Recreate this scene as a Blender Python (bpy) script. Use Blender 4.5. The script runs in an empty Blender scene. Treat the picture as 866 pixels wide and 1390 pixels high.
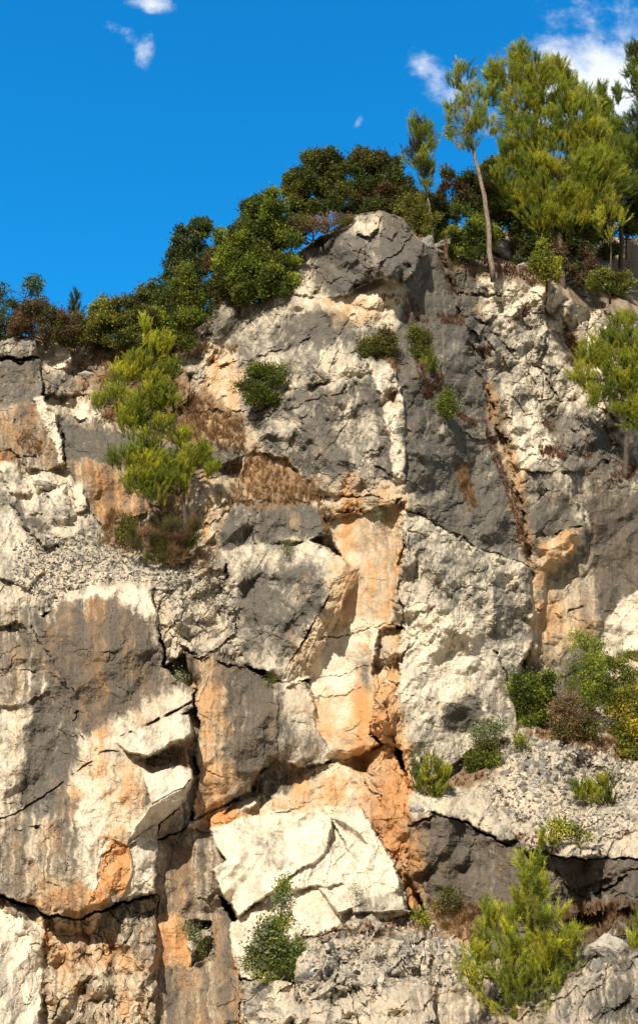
import bpy, bmesh, math, random
import numpy as np
from mathutils import Vector, noise as mnoise
R = math.radians
random.seed(7)
sc = bpy.context.scene
COL = sc.collection

# ------------------------------------------------------------------ camera
F = 1637.0; CX, CY = 433.0, 695.0; PITCH = R(20); CAMZ = 1.7
cam = bpy.data.cameras.new('camera'); co = bpy.data.objects.new('camera', cam); COL.objects.link(co)
co.location = (0, 0, CAMZ); co.rotation_euler = (R(90) + PITCH, 0, 0)
cam.sensor_fit = 'VERTICAL'; cam.sensor_height = 24; cam.lens = 24 * F / 1390
cam.clip_start = 0.1; cam.clip_end = 3000
sc.camera = co
# ------------------------------------------------------------------ sun, sky
SUN_AZ, SUN_EL = R(22), R(43)          # to the left of the camera axis, behind it
ls = bpy.data.lights.new('sun', 'SUN'); ls.energy = 5.0; ls.angle = R(0.5); ls.color = (1.0, 0.88, 0.71)
lo = bpy.data.objects.new('sun', ls); COL.objects.link(lo)
to_sun = Vector((-math.sin(SUN_AZ) * math.cos(SUN_EL), -math.cos(SUN_AZ) * math.cos(SUN_EL), math.sin(SUN_EL)))
lo.rotation_euler = to_sun.to_track_quat('Z', 'Y').to_euler(); lo.location = to_sun * 60
sc.view_settings.view_transform = 'Standard'; sc.view_settings.look = 'None'
sc.view_settings.exposure = 0.50; sc.view_settings.gamma = 1.0
sc.cycles.max_bounces = 5; sc.cycles.diffuse_bounces = 3; sc.cycles.transmission_bounces = 3

def ray(px, py):
    x = (px - CX) / F; u = (CY - py) / F
    return x, math.cos(PITCH) - u * math.sin(PITCH), math.sin(PITCH) + u * math.cos(PITCH)
def W(px, py, Y):
    x, y, z = ray(px, py); t = Y / y
    return Vector((x * t, Y, z * t + CAMZ))

world = bpy.data.worlds.new('World'); sc.world = world; world.use_nodes = True
nt = world.node_tree; N = nt.nodes; L = nt.links; N.clear()
def node(nt, typ, **kw):
    n = nt.nodes.new(typ)
    for k, v in kw.items(): setattr(n, k, v)
    return n
def setin(nt, n, key, v):
    if hasattr(v, 'is_output') or isinstance(v, bpy.types.NodeSocket): nt.links.new(v, n.inputs[key])
    else: n.inputs[key].default_value = v
def M_(nt, op, a, b=None, c=None, clamp=False):
    n = node(nt, 'ShaderNodeMath', operation=op); n.use_clamp = clamp
    setin(nt, n, 0, a)
    if b is not None: setin(nt, n, 1, b)
    if c is not None: setin(nt, n, 2, c)
    return n.outputs[0]
def MIXC(nt, fac, a, b, mode='MIX'):
    n = node(nt, 'ShaderNodeMix', data_type='RGBA', blend_type=mode)
    setin(nt, n, 0, fac); setin(nt, n, 6, a); setin(nt, n, 7, b)
    return n.outputs[2]
def SMOOTH(nt, v, a, b):
    n = node(nt, 'ShaderNodeMapRange', interpolation_type='SMOOTHSTEP')
    setin(nt, n, 0, v); n.inputs[1].default_value = a; n.inputs[2].default_value = b
    return n.outputs[0]
def NOISE(nt, vec, scale, detail=4, rough=0.55):
    n = node(nt, 'ShaderNodeTexNoise'); n.inputs['Scale'].default_value = scale
    n.inputs['Detail'].default_value = detail; n.inputs['Roughness'].default_value = rough
    nt.links.new(vec, n.inputs['Vector']); return n.outputs[0]

sky = node(nt, 'ShaderNodeTexSky', sky_type='NISHITA'); sky.sun_disc = False
sky.sun_elevation = SUN_EL; sky.sun_rotation = math.pi + SUN_AZ
sky.air_density = 1.0; sky.dust_density = 0.2; sky.ozone_density = 3.0
hs = node(nt, 'ShaderNodeHueSaturation'); hs.inputs['Saturation'].default_value = 1.35; hs.inputs['Value'].default_value = 1.0
L.new(sky.outputs[0], hs.inputs['Color'])
skc = MIXC(nt, 1.0, hs.outputs[0], (0.42, 1.75, 1.72, 1), 'MULTIPLY')
tc = node(nt, 'ShaderNodeTexCoord'); sep = node(nt, 'ShaderNodeSeparateXYZ'); L.new(tc.outputs['Generated'], sep.inputs[0])
yy = M_(nt, 'MAXIMUM', sep.outputs[1], 0.05)
U = M_(nt, 'DIVIDE', sep.outputs[0], yy); V = M_(nt, 'DIVIDE', sep.outputs[2], yy)
cmb = node(nt, 'ShaderNodeCombineXYZ'); L.new(U, cmb.inputs[0]); L.new(V, cmb.inputs[1])
wn = NOISE(nt, cmb.outputs[0], 9, 6, 0.62); wn2 = NOISE(nt, cmb.outputs[0], 26, 8, 0.66)
nz = M_(nt, 'ADD', M_(nt, 'MULTIPLY', M_(nt, 'SUBTRACT', wn, 0.5), 1.9), M_(nt, 'MULTIPLY', M_(nt, 'SUBTRACT', wn2, 0.5), 1.7))
dens = None
for (px, py, rx, ry, rot, amt) in [
        (760, 112, 105, 64, 0, 1.1), (835, 105, 95, 66, 0, 1.15), (702, 100, 46, 48, 0, .8),
        (582, 100, 30, 44, -25, .8), (625, 120, 36, 36, 0, .62), (655, 150, 34, 40, 0, .6),
        (835, 30, 95, 50, 20, .55), (160, 38, 48, 11, 35, .50), (196, 66, 14, 30, 0, .42), (200, 4, 40, 12, 10, .6),
        (487, 164, 6, 11, 25, .50), (1000, 120, 120, 60, 0, .9), (-120, 60, 80, 30, 0, .6), (90, -60, 90, 40, 0, .8)]:
    x, y, z = ray(px, py); cu, cv = x / y, z / y
    x2, y2, z2 = ray(px + 1, py); x3, y3, z3 = ray(px, py - 1)
    su = (x2 / y2 - cu) * rx; sv = (z3 / y3 - cv) * ry
    du = M_(nt, 'SUBTRACT', U, cu); dv = M_(nt, 'SUBTRACT', V, cv)
    c_, s_ = math.cos(R(rot)), math.sin(R(rot))
    a = M_(nt, 'ADD', M_(nt, 'MULTIPLY', du, c_ / su), M_(nt, 'MULTIPLY', dv, -s_ / su))
    b = M_(nt, 'ADD', M_(nt, 'MULTIPLY', du, s_ / sv), M_(nt, 'MULTIPLY', dv, c_ / sv))
    d = M_(nt, 'SQRT', M_(nt, 'ADD', M_(nt, 'MULTIPLY', a, a), M_(nt, 'MULTIPLY', b, b)))
    m = M_(nt, 'MULTIPLY', M_(nt, 'SUBTRACT', 1.35, d, clamp=True), amt)
    dens = m if dens is None else M_(nt, 'MAXIMUM', dens, m)
gate = SMOOTH(nt, dens, 0.0, 0.25)
cl = M_(nt, 'MULTIPLY', SMOOTH(nt, M_(nt, 'ADD', dens, nz), 0.22, 1.35), gate)
cl = M_(nt, 'MULTIPLY', cl, M_(nt, 'GREATER_THAN', sep.outputs[1], 0.05))
skc = MIXC(nt, cl, skc, (6.3, 6.6, 7.0, 1))
# sky behind the camera: unseen haze and warm cloud, added to warm fill light
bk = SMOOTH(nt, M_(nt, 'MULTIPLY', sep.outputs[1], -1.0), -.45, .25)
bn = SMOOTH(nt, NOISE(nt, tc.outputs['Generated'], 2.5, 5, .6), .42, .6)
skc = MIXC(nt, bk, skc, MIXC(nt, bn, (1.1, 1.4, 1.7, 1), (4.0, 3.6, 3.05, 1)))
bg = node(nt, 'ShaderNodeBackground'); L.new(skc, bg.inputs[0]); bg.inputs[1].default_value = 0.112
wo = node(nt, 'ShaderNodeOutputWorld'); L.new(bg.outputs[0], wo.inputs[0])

# ------------------------------------------------------------------ numpy noise
def h32(ix, iy, seed):
    with np.errstate(over='ignore'):
        h = ix.astype(np.uint32) * np.uint32(374761393) + iy.astype(np.uint32) * np.uint32(668265263) + np.uint32((seed * 2246822519 + 3266489917) & 0xffffffff)
        h = (h ^ (h >> np.uint32(13))) * np.uint32(1274126177)
        h = (h ^ (h >> np.uint32(16))) * np.uint32(2246822519)
        h = h ^ (h >> np.uint32(13))
    return h.astype(np.float32) / np.float32(4294967295.0)
def vnoise(x, y, seed):
    ix = np.floor(x).astype(np.int32); iy = np.floor(y).astype(np.int32)
    fx = (x - ix).astype(np.float32); fy = (y - iy).astype(np.float32)
    def g(ax, ay):
        a = h32(ix + ax, iy + ay, seed) * 6.2831853
        return np.cos(a) * (fx - ax) + np.sin(a) * (fy - ay)
    ux = fx * fx * fx * (fx * (fx * 6 - 15) + 10); uy = fy * fy * fy * (fy * (fy * 6 - 15) + 10)
    a = g(0, 0); b = g(1, 0); c = g(0, 1); d = g(1, 1)
    return (a + (b - a) * ux + ((c + (d - c) * ux) - (a + (b - a) * ux)) * uy) * 1.5
def fbm(x, y, seed, oct=4, gain=0.5, ridge=False):
    s = 0; amp = 1; tot = 0
    for o in range(oct):
        n = vnoise(x * 2.03 ** o + 17.3 * o, y * 2.03 ** o - 9.1 * o, seed + o * 31)
        if ridge: n = 1 - 2 * np.abs(n)
        s = s + amp * n; tot += amp; amp *= gain
    return s / tot
def facets(x, y, cell, seed, ang=0.0, asp=1.0):
    c, s = math.cos(ang), math.sin(ang)
    u = (c * x + s * y) / cell; v = (-s * x + c * y) / (cell * asp)
    iu = np.floor(u).astype(np.int32); iv = np.floor(v).astype(np.int32)
    best = np.full(u.shape, 9.0, np.float32); sec = best.copy(); val = np.zeros(u.shape, np.float32)
    for a in (-1, 0, 1):
        for b in (-1, 0, 1):
            ja = iu + a; jb = iv + b
            du = u - (ja + 0.5 + (h32(ja, jb, seed) - .5) * .95); dv = v - (jb + 0.5 + (h32(ja, jb, seed + 1) - .5) * .95)
            d = np.abs(du) * .45 + np.abs(dv) * .45 + np.sqrt(du * du + dv * dv) * .6
            n = d < best
            sec = np.where(n, best, np.minimum(sec, d))
            pl = (h32(ja, jb, seed + 2) - .5) + (h32(ja, jb, seed + 3) - .5) * 1.5 * du + (h32(ja, jb, seed + 4) - .5) * 1.5 * dv
            val = np.where(n, pl, val); best = np.where(n, d, best)
    return val.astype(np.float32), (sec - best).astype(np.float32)
def tri(x, y, cell, seed, ang=0.0, asp=1.0, tone=False):
    """continuous creased relief: straight facets between random heights on a warped triangle lattice"""
    c, s = math.cos(ang), math.sin(ang)
    u = (c * x + s * y) / cell; v = (-s * x + c * y) / (cell * asp); v = v + .5 * u
    iu = np.floor(u).astype(np.int32); iv = np.floor(v).astype(np.int32); fx = (u - iu).astype(np.float32); fy = (v - iv).astype(np.float32)
    h = lambda a, b: h32(iu + a, iv + b, seed) - .5
    h00, h10, h01, h11 = h(0, 0), h(1, 0), h(0, 1), h(1, 1)
    if tone: return h32(iu * 2 + (fx > fy), iv, seed + 77) - .5
    return np.where(fx > fy, h00 + fx * (h10 - h00) + fy * (h11 - h10), h00 + fy * (h01 - h00) + fx * (h11 - h01))
def sstep(a, b, x):
    t = np.clip((x - a) / (b - a), 0, 1); return t * t * (3 - 2 * t)

# ------------------------------------------------------------------ the cliff: wall coordinates (S across, T down), depth in metres
SKY = [(-260, 500), (-60, 470), (0, 462), (25, 455), (60, 466), (95, 455), (150, 470), (200, 478), (240, 468), (262, 445), (290, 405), (318, 400), (345, 412),
       (385, 388), (400, 346), (430, 325), (455, 309), (480, 293), (500, 290), (515, 287), (532, 290), (550, 302), (566, 326), (585, 336), (606, 345), (640, 356),
       (662, 371), (700, 372), (742, 383), (765, 402), (800, 418), (866, 430), (1130, 440)]
sx = np.concatenate([np.arange(-260, -12, 5.0), np.arange(-12, 878, 1.15), np.arange(880, 1130, 5.0)]).astype(np.float32)
BOT = 1500.0; NR = 1060
skyl = np.interp(sx, [p[0] for p in SKY], [p[1] for p in SKY]).astype(np.float32)
skyl = skyl + 5 * fbm(sx / 22, sx * 0 + 3.3, 5, 4, .6)
NC = len(sx)
vv = np.linspace(0, 1, NR, dtype=np.float32)[:, None]
T = skyl[None, :] + vv * (BOT - skyl[None, :])
S = np.broadcast_to(sx[None, :], T.shape).copy()
MPP = 0.0175
w1 = fbm(S / 28, T / 28, 11, 4, .6); w2 = fbm(S / 28 + 50, T / 28 + 9, 12, 4, .6)
jx = fbm(S / 9 + 7, T / 9, 15, 3, .6); jy = fbm(S / 9, T / 9 + 70, 16, 3, .6)
SW = S + 7 * w1 + 2.6 * jx; TW = T + 7 * w2 + 2.6 * jy
D = np.zeros_like(T)
CH = {k: np.full(T.shape, v, np.float32) for k, v in dict(g=.5, w=.6, o=.1, b=.1, r=.6, f=.6, s=.0, k=.0, soil=.0).items()}

def polydist(pts, x, y):
    """signed distance, inside positive"""
    n = len(pts); dmin = np.full(x.shape, 1e9, np.float32); ins = np.zeros(x.shape, bool)
    for i in range(n):
        ax, ay = pts[i]; bx, by = pts[(i + 1) % n]
        ex, ey = bx - ax, by - ay; wx = x - ax; wy = y - ay
        t = np.clip((wx * ex + wy * ey) / (ex * ex + ey * ey + 1e-9), 0, 1)
        d = (wx - ex * t) ** 2 + (wy - ey * t) ** 2
        dmin = np.minimum(dmin, d)
        if ay != by:
            cnd = ((ay > y) != (by > y)) & (x < (bx - ax) * (y - ay) / (by - ay) + ax)
            ins ^= cnd
    dmin = np.sqrt(dmin)
    return np.where(ins, dmin, -dmin)
def window(pts, pad):
    x0 = min(p[0] for p in pts) - pad; x1 = max(p[0] for p in pts) + pad
    y0 = min(p[1] for p in pts) - pad; y1 = max(p[1] for p in pts) + pad
    c0 = np.searchsorted(sx, x0); c1 = np.searchsorted(sx, x1)
    if c1 <= c0: return None
    rows = np.where(((T[:, c0:c1] >= y0) & (T[:, c0:c1] <= y1)).any(axis=1))[0]
    if len(rows) == 0: return None
    return slice(rows[0], rows[-1] + 1), slice(c0, c1)
def P(pts, dep=None, soft=3.5, warp=1.0, bulge=0.0, **ch):
    """rock block: outline in wall coordinates, dep = [(s, t, depth)...] anchors of its plane"""
    w = window(pts, 14)
    if w is None: return
    x = S[w] + warp * (SW[w] - S[w]); y = T[w] + warp * (TW[w] - T[w])
    sd = polydist(pts, x, y)
    m = sstep(-soft * .5, soft * .5, sd)
    if dep is not None:
        if len(dep) < 3: pl = np.full(x.shape, dep[0][2], np.float32)
        else:
            A = np.array([[p[0], p[1], 1] for p in dep], float); bb = np.array([p[2] for p in dep], float)
            k = np.linalg.lstsq(A, bb, rcond=None)[0]; pl = (k[0] * S[w] + k[1] * T[w] + k[2]).astype(np.float32)
        if bulge: pl = pl + bulge * np.exp(-np.maximum(sd, 0) / 9.0)
        D[w] = D[w] * (1 - m) + pl * m
    mc = m if max(ch.get('w', 0), ch.get('o', 0)) > .93 else sstep(-9, 6, sd)
    ch['k'] = 1.0 if warp <= .8 else 0.0; ch.setdefault('soil', 0.0)
    for k_, v in ch.items():
        q = mc if k_ != 'f' else m
        CH[k_][w] = CH[k_][w] * (1 - q) + v * q
def PAINT(pts, soft=14, warp=2.0, amt=1.0, **ch):
    soft = soft * 1.5
    w = window(pts, soft + 12)
    if w is None: return
    sd = polydist(pts, S[w] + warp * (SW[w] - S[w]), T[w] + warp * (TW[w] - T[w]))
    m = sstep(-soft, soft * .4, sd) * amt
    for k_, v in ch.items(): CH[k_][w] = CH[k_][w] * (1 - m) + v * m
CRK = np.zeros_like(T)
def CRACK(pts, width=2.0, deep=.18, warp=1.3):
    width *= .8; deep *= .75
    w = window(pts, 16)
    if w is None: return
    x = S[w] + warp * (SW[w] - S[w]); y = T[w] + warp * (TW[w] - T[w])
    dm = np.full(x.shape, 1e9, np.float32)
    for (ax, ay), (bx, by) in zip(pts[:-1], pts[1:]):
        ex, ey = bx - ax, by - ay; wx = x - ax; wy = y - ay
        t = np.clip((wx * ex + wy * ey) / (ex * ex + ey * ey + 1e-9), 0, 1)
        dm = np.minimum(dm, (wx - ex * t) ** 2 + (wy - ey * t) ** 2)
    dm = np.sqrt(dm); wd = width * (0.6 + .8 * np.clip(.5 + w2[w], 0, 1))
    m = (1 - sstep(wd * .4, wd * 1.2, dm)) * sstep(-.35, .1, fbm(x / 20, y / 20, 999, 2))
    CRK[w] = np.maximum(CRK[w], m * deep)

# --- broad masses
P([(560, 330), (1140, 330), (1140, 670), (700, 670), (640, 500)], [(620, 360, .9), (700, 640, .5), (800, 430, 2.7), (820, 640, 1.2)], g=.34, w=.85, o=.14, b=0, r=1, f=1.25)
P([(690, 640), (1140, 645), (1140, 970), (700, 970)], [(700, 700, 1.0), (866, 700, 1.35), (700, 950, .75)], g=.85, w=.3, o=.12, b=.6, r=.45, f=.5)
P([(700, 655), (760, 640), (830, 650), (1140, 650), (1140, 690), (850, 662), (790, 672)], [(780, 655, .9), (866, 650, 1.1), (780, 672, 1.2)], g=.3, w=.8)
# left upper terrain: dry slope between the slabs
P([(-280, 440), (340, 440), (340, 640), (-280, 640)], [(0, 460, 2.0), (0, 620, .6), (250, 460, 2.3), (250, 600, .5)], g=.35, w=.6, o=.22, r=1, f=.9)
# buttress, face left of the arete
P([(500, 280), (520, 280), (530, 400), (535, 490), (548, 640), (545, 690), (440, 690), (400, 660), (310, 640), (250, 620), (232, 540), (240, 455), (285, 395), (310, 385), (360, 395), (395, 330), (455, 295)],
  [(535, 490, -1.6), (548, 660, -1.7), (300, 600, .1), (300, 430, 1.1)], g=.72, w=.55, o=.08, b=.15, r=.75, f=.55)
# buttress, face right of the arete
P([(518, 280), (570, 300), (606, 338), (640, 470), (690, 620), (722, 760), (724, 790), (640, 745), (580, 705), (545, 690), (548, 640), (535, 490), (526, 400)],
  [(540, 500, -1.55), (546, 680, -1.75), (700, 700, .15), (600, 350, .1)], g=.8, w=.5, o=.05, b=.1, r=.7, f=.35)
# summit knobs
P([(402, 350), (455, 300), (500, 280), (522, 280), (560, 300), (578, 345), (560, 372), (546, 386), (505, 380), (475, 400), (430, 405), (410, 385)],
  [(410, 380, .2), (540, 380, -1.5), (500, 290, -.4)], g=.82, w=.5, r=1, f=1.15, o=.02)
P([(470, 320), (505, 335), (500, 375), (470, 395), (445, 380), (450, 340)], [(470, 340, -1.2), (500, 370, -1.6), (450, 390, -1.2)], bulge=.3, g=.85)
P([(505, 335), (540, 320), (548, 350), (540, 384), (505, 378)], [(510, 340, -1.5), (545, 380, -1.9), (540, 330, -1.3)], bulge=.3, g=.9)
P([(480, 295), (515, 288), (512, 312), (500, 322), (478, 318)], [(490, 300, -.7), (510, 300, -1.0), (500, 320, -1.2)], g=.4, o=.25, w=.8)
P([(430, 404), (475, 401), (505, 382), (546, 388), (552, 405), (530, 420), (480, 428), (440, 425)], [(440, 410, -.2), (545, 400, -.9), (480, 428, -.7)], g=.12, o=.45, w=.8, r=.9)
P([(470, 405), (520, 388), (542, 392), (530, 415), (500, 420), (475, 415)], [(475, 410, -.8), (535, 400, -1.35), (500, 420, -1.1)], bulge=.2, g=.25, o=.1, w=.9)
PAINT([(440, 415), (540, 405), (530, 438), (460, 440)], g=.05, o=.42, w=.95)
# boulders at left shoulder of the buttress
P([(285, 400), (318, 396), (330, 420), (322, 455), (300, 470), (282, 440)], [(300, 410, .7), (325, 440, .6), (300, 465, .5)], bulge=.35, g=.7, w=.7)
P([(245, 460), (285, 430), (300, 470), (275, 520), (240, 560), (236, 500)], [(260, 460, .9), (290, 470, .8), (250, 550, .6)], g=.5, w=.7, r=1.2, f=1.2)
PAINT([(285, 480), (320, 470), (330, 520), (310, 600), (270, 600), (275, 540)], g=.08, o=.5, w=.6, r=1.2)
P([(318, 455), (395, 395), (430, 405), (440, 440), (350, 480), (325, 500)], [(330, 480, .35), (400, 400, .35), (430, 430, -.2)], g=.6, w=.7)
PAINT([(400, 345), (440, 350), (430, 400), (395, 420), (385, 400)], g=.35, w=.8)
# stepped slabs on the left face
P([(330, 500), (440, 462), (495, 445), (530, 470), (520, 500), (430, 520), (385, 530), (340, 560)], [(340, 540, .05), (520, 480, -1.6), (430, 470, -.7)], g=.55, w=.75, f=.35)
P([(370, 562), (400, 545), (450, 520), (520, 505), (530, 500), (548, 640), (540, 660), (400, 660), (360, 610)], [(380, 620, -.5), (530, 520, -1.75), (540, 640, -1.9)], g=.72, w=.6, f=.3, s=.4)
P([(505, 470), (530, 485), (545, 530), (552, 600), (550, 655), (535, 655), (528, 600), (515, 530), (495, 490)], [(500, 480, -1.7), (548, 600, -2.0), (530, 600, -2.05)], g=.12, w=.95, o=.05, f=1.0)
P([(520, 535), (540, 532), (532, 552)], [(530, 540, -1.4)], g=.2, o=.6, w=.7)
CRACK([(250, 560), (310, 560), (350, 555), (400, 540), (445, 515)], 2.2, .2)
CRACK([(340, 572), (380, 560), (430, 545), (470, 530)], 2, .15)
CRACK([(300, 500), (360, 482), (400, 470), (450, 440)], 2.2, .2)
# grass ledge beneath the face, and corner
P([(310, 640), (345, 615), (385, 620), (410, 650), (440, 660), (440, 690), (400, 682), (310, 690), (290, 680)], [(330, 685, -.8), (400, 685, -.9), (350, 615, .15)], g=.1, o=.5, w=.4, r=1.2)
PAINT([(330, 560), (350, 585), (340, 625), (300, 600)], g=.3, o=.4)
# strata band under the face
P([(400, 652), (470, 640), (545, 655), (560, 668), (555, 690), (450, 705), (425, 700)], [(410, 690, -.8), (545, 660, -1.75), (545, 690, -1.65)], g=.3, o=.4, w=.6, r=.9, f=.8)
P([(440, 690), (500, 668), (548, 662), (552, 680), (470, 705), (445, 712)], [(450, 700, -1.05), (548, 670, -1.95), (500, 690, -1.5)], g=.3, o=.38, w=.7)
CRACK([(430, 705), (470, 695), (500, 690), (545, 680)], 2.2, .3); CRACK([(410, 672), (470, 676), (520, 672)], 2, .2)
# orange slab
P([(440, 706), (470, 700), (548, 682), (547, 800), (538, 850), (524, 880), (508, 950), (503, 1000), (516, 1010), (470, 1034), (455, 1025), (440, 1010), (426, 985), (416, 930), (430, 880), (455, 830), (470, 770), (445, 725)],
  [(440, 720, -.75), (545, 700, -1.55), (440, 1000, -1.15), (505, 1000, -1.6)], g=.10, w=.75, o=.42, b=.08, r=.25, f=.15)
PAINT([(480, 700), (548, 690), (548, 800), (500, 800)], soft=25, g=.25, o=.55, w=.5, b=.3)
PAINT([(490, 770), (535, 750), (530, 850), (505, 850)], g=.55, o=.5)
PAINT([(440, 860), (505, 860), (500, 930), (440, 930)], soft=20, g=0, o=.12, w=1)
PAINT([(500, 860), (525, 870), (510, 940), (495, 920)], g=.3, o=.8)
PAINT([(485, 900), (505, 890), (505, 1000), (490, 1000)], soft=8, g=.7, o=.3)
PAINT([(430, 1000), (515, 985), (512, 1030), (455, 1035)], g=0, o=.6, w=.6)
CRACK([(430, 868), (470, 862), (500, 852), (545, 848)], 1.4, .12); CRACK([(428, 920), (470, 915), (500, 905)], 1.1, .08); CRACK([(427, 948), (470, 945), (488, 935)], 1, .08)
# blocks above the tilted block
P([(285, 765), (300, 690), (340, 680), (410, 682), (435, 695), (446, 725), (415, 735), (345, 742), (310, 760), (296, 790)], [(300, 720, -.75), (430, 700, -1.0), (380, 735, -1.1)], g=.8, w=.5, o=.15, f=.7)
CRACK([(335, 690), (345, 740)], 1.5, .12)
# scrappy rubble between left and middle
P([(208, 800), (228, 770), (300, 772), (322, 790), (338, 850), (332, 905), (300, 895), (250, 885), (226, 905), (216, 850)], [(220, 780, -1.2), (320, 780, -.8), (240, 890, -1.95), (330, 890, -1.6)], g=.42, w=.75, o=.05, r=.75, f=1.35)
# tilted block with undercut right flank
P([(306, 756), (345, 741), (400, 741), (415, 733), (440, 740), (470, 765), (489, 770), (463, 786), (450, 802), (430, 842), (406, 882), (378, 922), (333, 902), (328, 850), (310, 795)],
  [(320, 760, -1.2), (480, 775, -2.05), (390, 905, -1.75)], g=.66, w=.6, r=.4, f=.35)
PAINT([(400, 738), (440, 738), (488, 770), (460, 786), (430, 765), (400, 762)], g=.2, w=.85)
PAINT([(308, 756), (350, 745), (370, 760), (325, 800), (335, 860), (315, 800)], g=.3, w=.85)
P([(489, 770), (486, 786), (468, 812), (457, 842), (437, 882), (422, 920), (400, 927), (374, 924), (406, 882), (430, 842), (450, 802), (463, 786)],
  [(463, 786, -1.95), (406, 882, -1.7), (486, 788, -1.45), (422, 918, -1.25), (378, 924, -1.6)], g=.15, w=.35, o=.25, r=.9, f=.5, s=.9, soft=2)
# middle block
P([(262, 1114), (256, 1080), (269, 1050), (262, 1020), (270, 990), (266, 930), (246, 885), (300, 893), (330, 905), (370, 928), (410, 925), (426, 945), (429, 990), (441, 1010), (456, 1028), (430, 1040), (402, 1044), (376, 1030), (352, 1048), (340, 1072), (300, 1096)],
  [(265, 930, -2.0), (265, 1090, -1.7), (370, 1000, -2.0), (300, 890, -1.8)], g=.55, w=.45, o=.4, b=.6, r=.5, f=.35)
P([(374, 940), (410, 925), (426, 945), (429, 990), (441, 1010), (456, 1028), (430, 1040), (402, 1044), (378, 1015)], [(374, 985, -1.95), (426, 945, -1.35), (445, 1025, -1.25)], g=.15, w=.8, o=.15, b=.2, f=.2, r=.3)
PAINT([(300, 890), (345, 905), (376, 940), (376, 1030), (345, 1050), (315, 1040), (310, 950)], g=.95, b=.8, o=.2)
PAINT([(262, 930), (300, 940), (305, 1080), (262, 1110)], g=.25, b=.5, o=.65)
PAINT([(330, 900), (410, 922), (400, 945), (360, 945)], g=.25, w=.9, o=0)
PAINT([(385, 1005), (430, 1000), (445, 1035), (400, 1042)], soft=8, g=.5)
CRACK([(245, 880), (262, 890), (330, 908)], 3, .3)
# white right face of the arete
P([(545, 690), (580, 700), (640, 742), (705, 765), (723, 780), (727, 830), (720, 880), (706, 900), (700, 950), (720, 985), (765, 1010), (740, 1020), (640, 1030), (600, 1068), (555, 1085), (546, 1020), (528, 1010), (527, 960), (536, 890), (546, 850), (541, 800), (548, 740)],
  [(546, 700, -1.65), (546, 1000, -1.95), (722, 800, -.25), (720, 970, -.6)], g=.36, w=.95, o=.04, b=0, r=.8, f=.5)
PAINT([(560, 740), (720, 780), (725, 860), (640, 880), (560, 800)], soft=30, g=.5, w=.85)
PAINT([(600, 960), (648, 920), (655, 975), (640, 990), (605, 990)], soft=5, g=.95, w=.6)
PAINT([(545, 830), (640, 850), (640, 930), (560, 960), (530, 960)], soft=25, g=.12, w=.95, o=.12)
PAINT([(545, 980), (620, 1000), (720, 980), (640, 1030), (560, 1060)], g=.45)
CRACK([(545, 690), (580, 702), (640, 742), (705, 765), (722, 775)], 2.4, .25)
CRACK([(672, 880), (690, 920), (700, 950)], 3, .3); CRACK([(548, 740), (541, 800), (546, 850)], 2.5, .2)
P([(545, 770), (568, 745), (560, 790), (545, 850), (532, 845), (534, 800)], [(545, 800, -2.0), (560, 760, -1.95), (540, 845, -1.85)], g=.45, w=.6, f=.8)
# crushed joint with white flakes and iron staining
P([(516, 855), (548, 850), (552, 880), (540, 940), (545, 1000), (530, 1015), (503, 1000), (508, 945), (505, 905)], [(510, 900, -1.72), (545, 900, -1.9), (525, 1010, -1.75)], g=.1, w=.8, o=.6, r=.8, f=1.3)
P([(520, 855), (538, 858), (520, 905), (508, 925), (505, 915)], [(520, 880, -1.75), (510, 920, -1.6), (535, 860, -1.8)], g=.45, w=.4, o=.3)
for q in ([(500, 852), (514, 852), (512, 890), (506, 895)], [(548, 855), (556, 865), (545, 895), (540, 870)], [(540, 900), (552, 905), (550, 930), (540, 925)], [(520, 950), (530, 960), (532, 985), (524, 980)], [(533, 990), (552, 975), (552, 1010), (535, 1005)]):
    P(q, [(q[0][0], q[0][1], -1.9), (q[1][0], q[1][1], -1.95), (q[2][0], q[2][1], -1.7)], g=0, w=1, o=.05, f=.5)
PAINT([(505, 960), (532, 950), (540, 1000), (520, 1020), (505, 1000)], soft=6, o=.95, w=.3)
# right hand block and white fragment
P([(688, 625), (720, 640), (760, 640), (775, 665), (790, 700), (793, 730), (775, 750), (741, 776), (740, 800), (736, 826), (722, 832), (716, 760), (703, 700)], [(700, 700, .45), (788, 700, .65), (730, 820, .4)], g=.72, w=.5, o=.15, b=.3, f=.6)
PAINT([(735, 735), (790, 715), (790, 740), (740, 780), (738, 825), (722, 830), (722, 765)], soft=5, g=.05, b=0, o=.55, w=.8)
PAINT([(765, 665), (778, 665), (794, 715), (785, 735), (775, 700)], soft=5, g=.1, w=1)
P([(722, 832), (736, 828), (733, 870), (728, 900), (718, 900)], [(725, 860, .35), (735, 850, .7), (725, 890, .5)], g=.1, o=.45, w=.7)
CRACK([(727, 730), (760, 722), (785, 715)], 2.5, .25); CRACK([(735, 835), (760, 838), (790, 822)], 1.6, .15); CRACK([(700, 655), (722, 652)], 2, .2); CRACK([(728, 682), (745, 665)], 1.5, .15)
PAINT([(728, 800), (790, 770), (800, 860), (740, 890), (728, 880)], soft=22, g=.3, o=.5, b=.5)
PAINT([(815, 660), (835, 665), (832, 730), (820, 735)], soft=6, g=.2, w=.7)
P([(813, 892), (815, 873), (822, 842), (840, 816), (870, 800), (1040, 780), (1040, 885), (866, 882), (840, 893)], [(820, 880, 1.05), (866, 820, .95), (860, 885, .75)], g=.08, w=.98, o=0, b=0, f=.6, r=.4)
P([(800, 950), (815, 895), (866, 884), (1040, 888), (1040, 960)], [(850, 920, 1.25)], g=.05, o=.42, w=.7, b=.1)
PAINT([(790, 940), (813, 895), (830, 905), (815, 950)], soft=5, g=.0, w=1, o=0)
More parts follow.
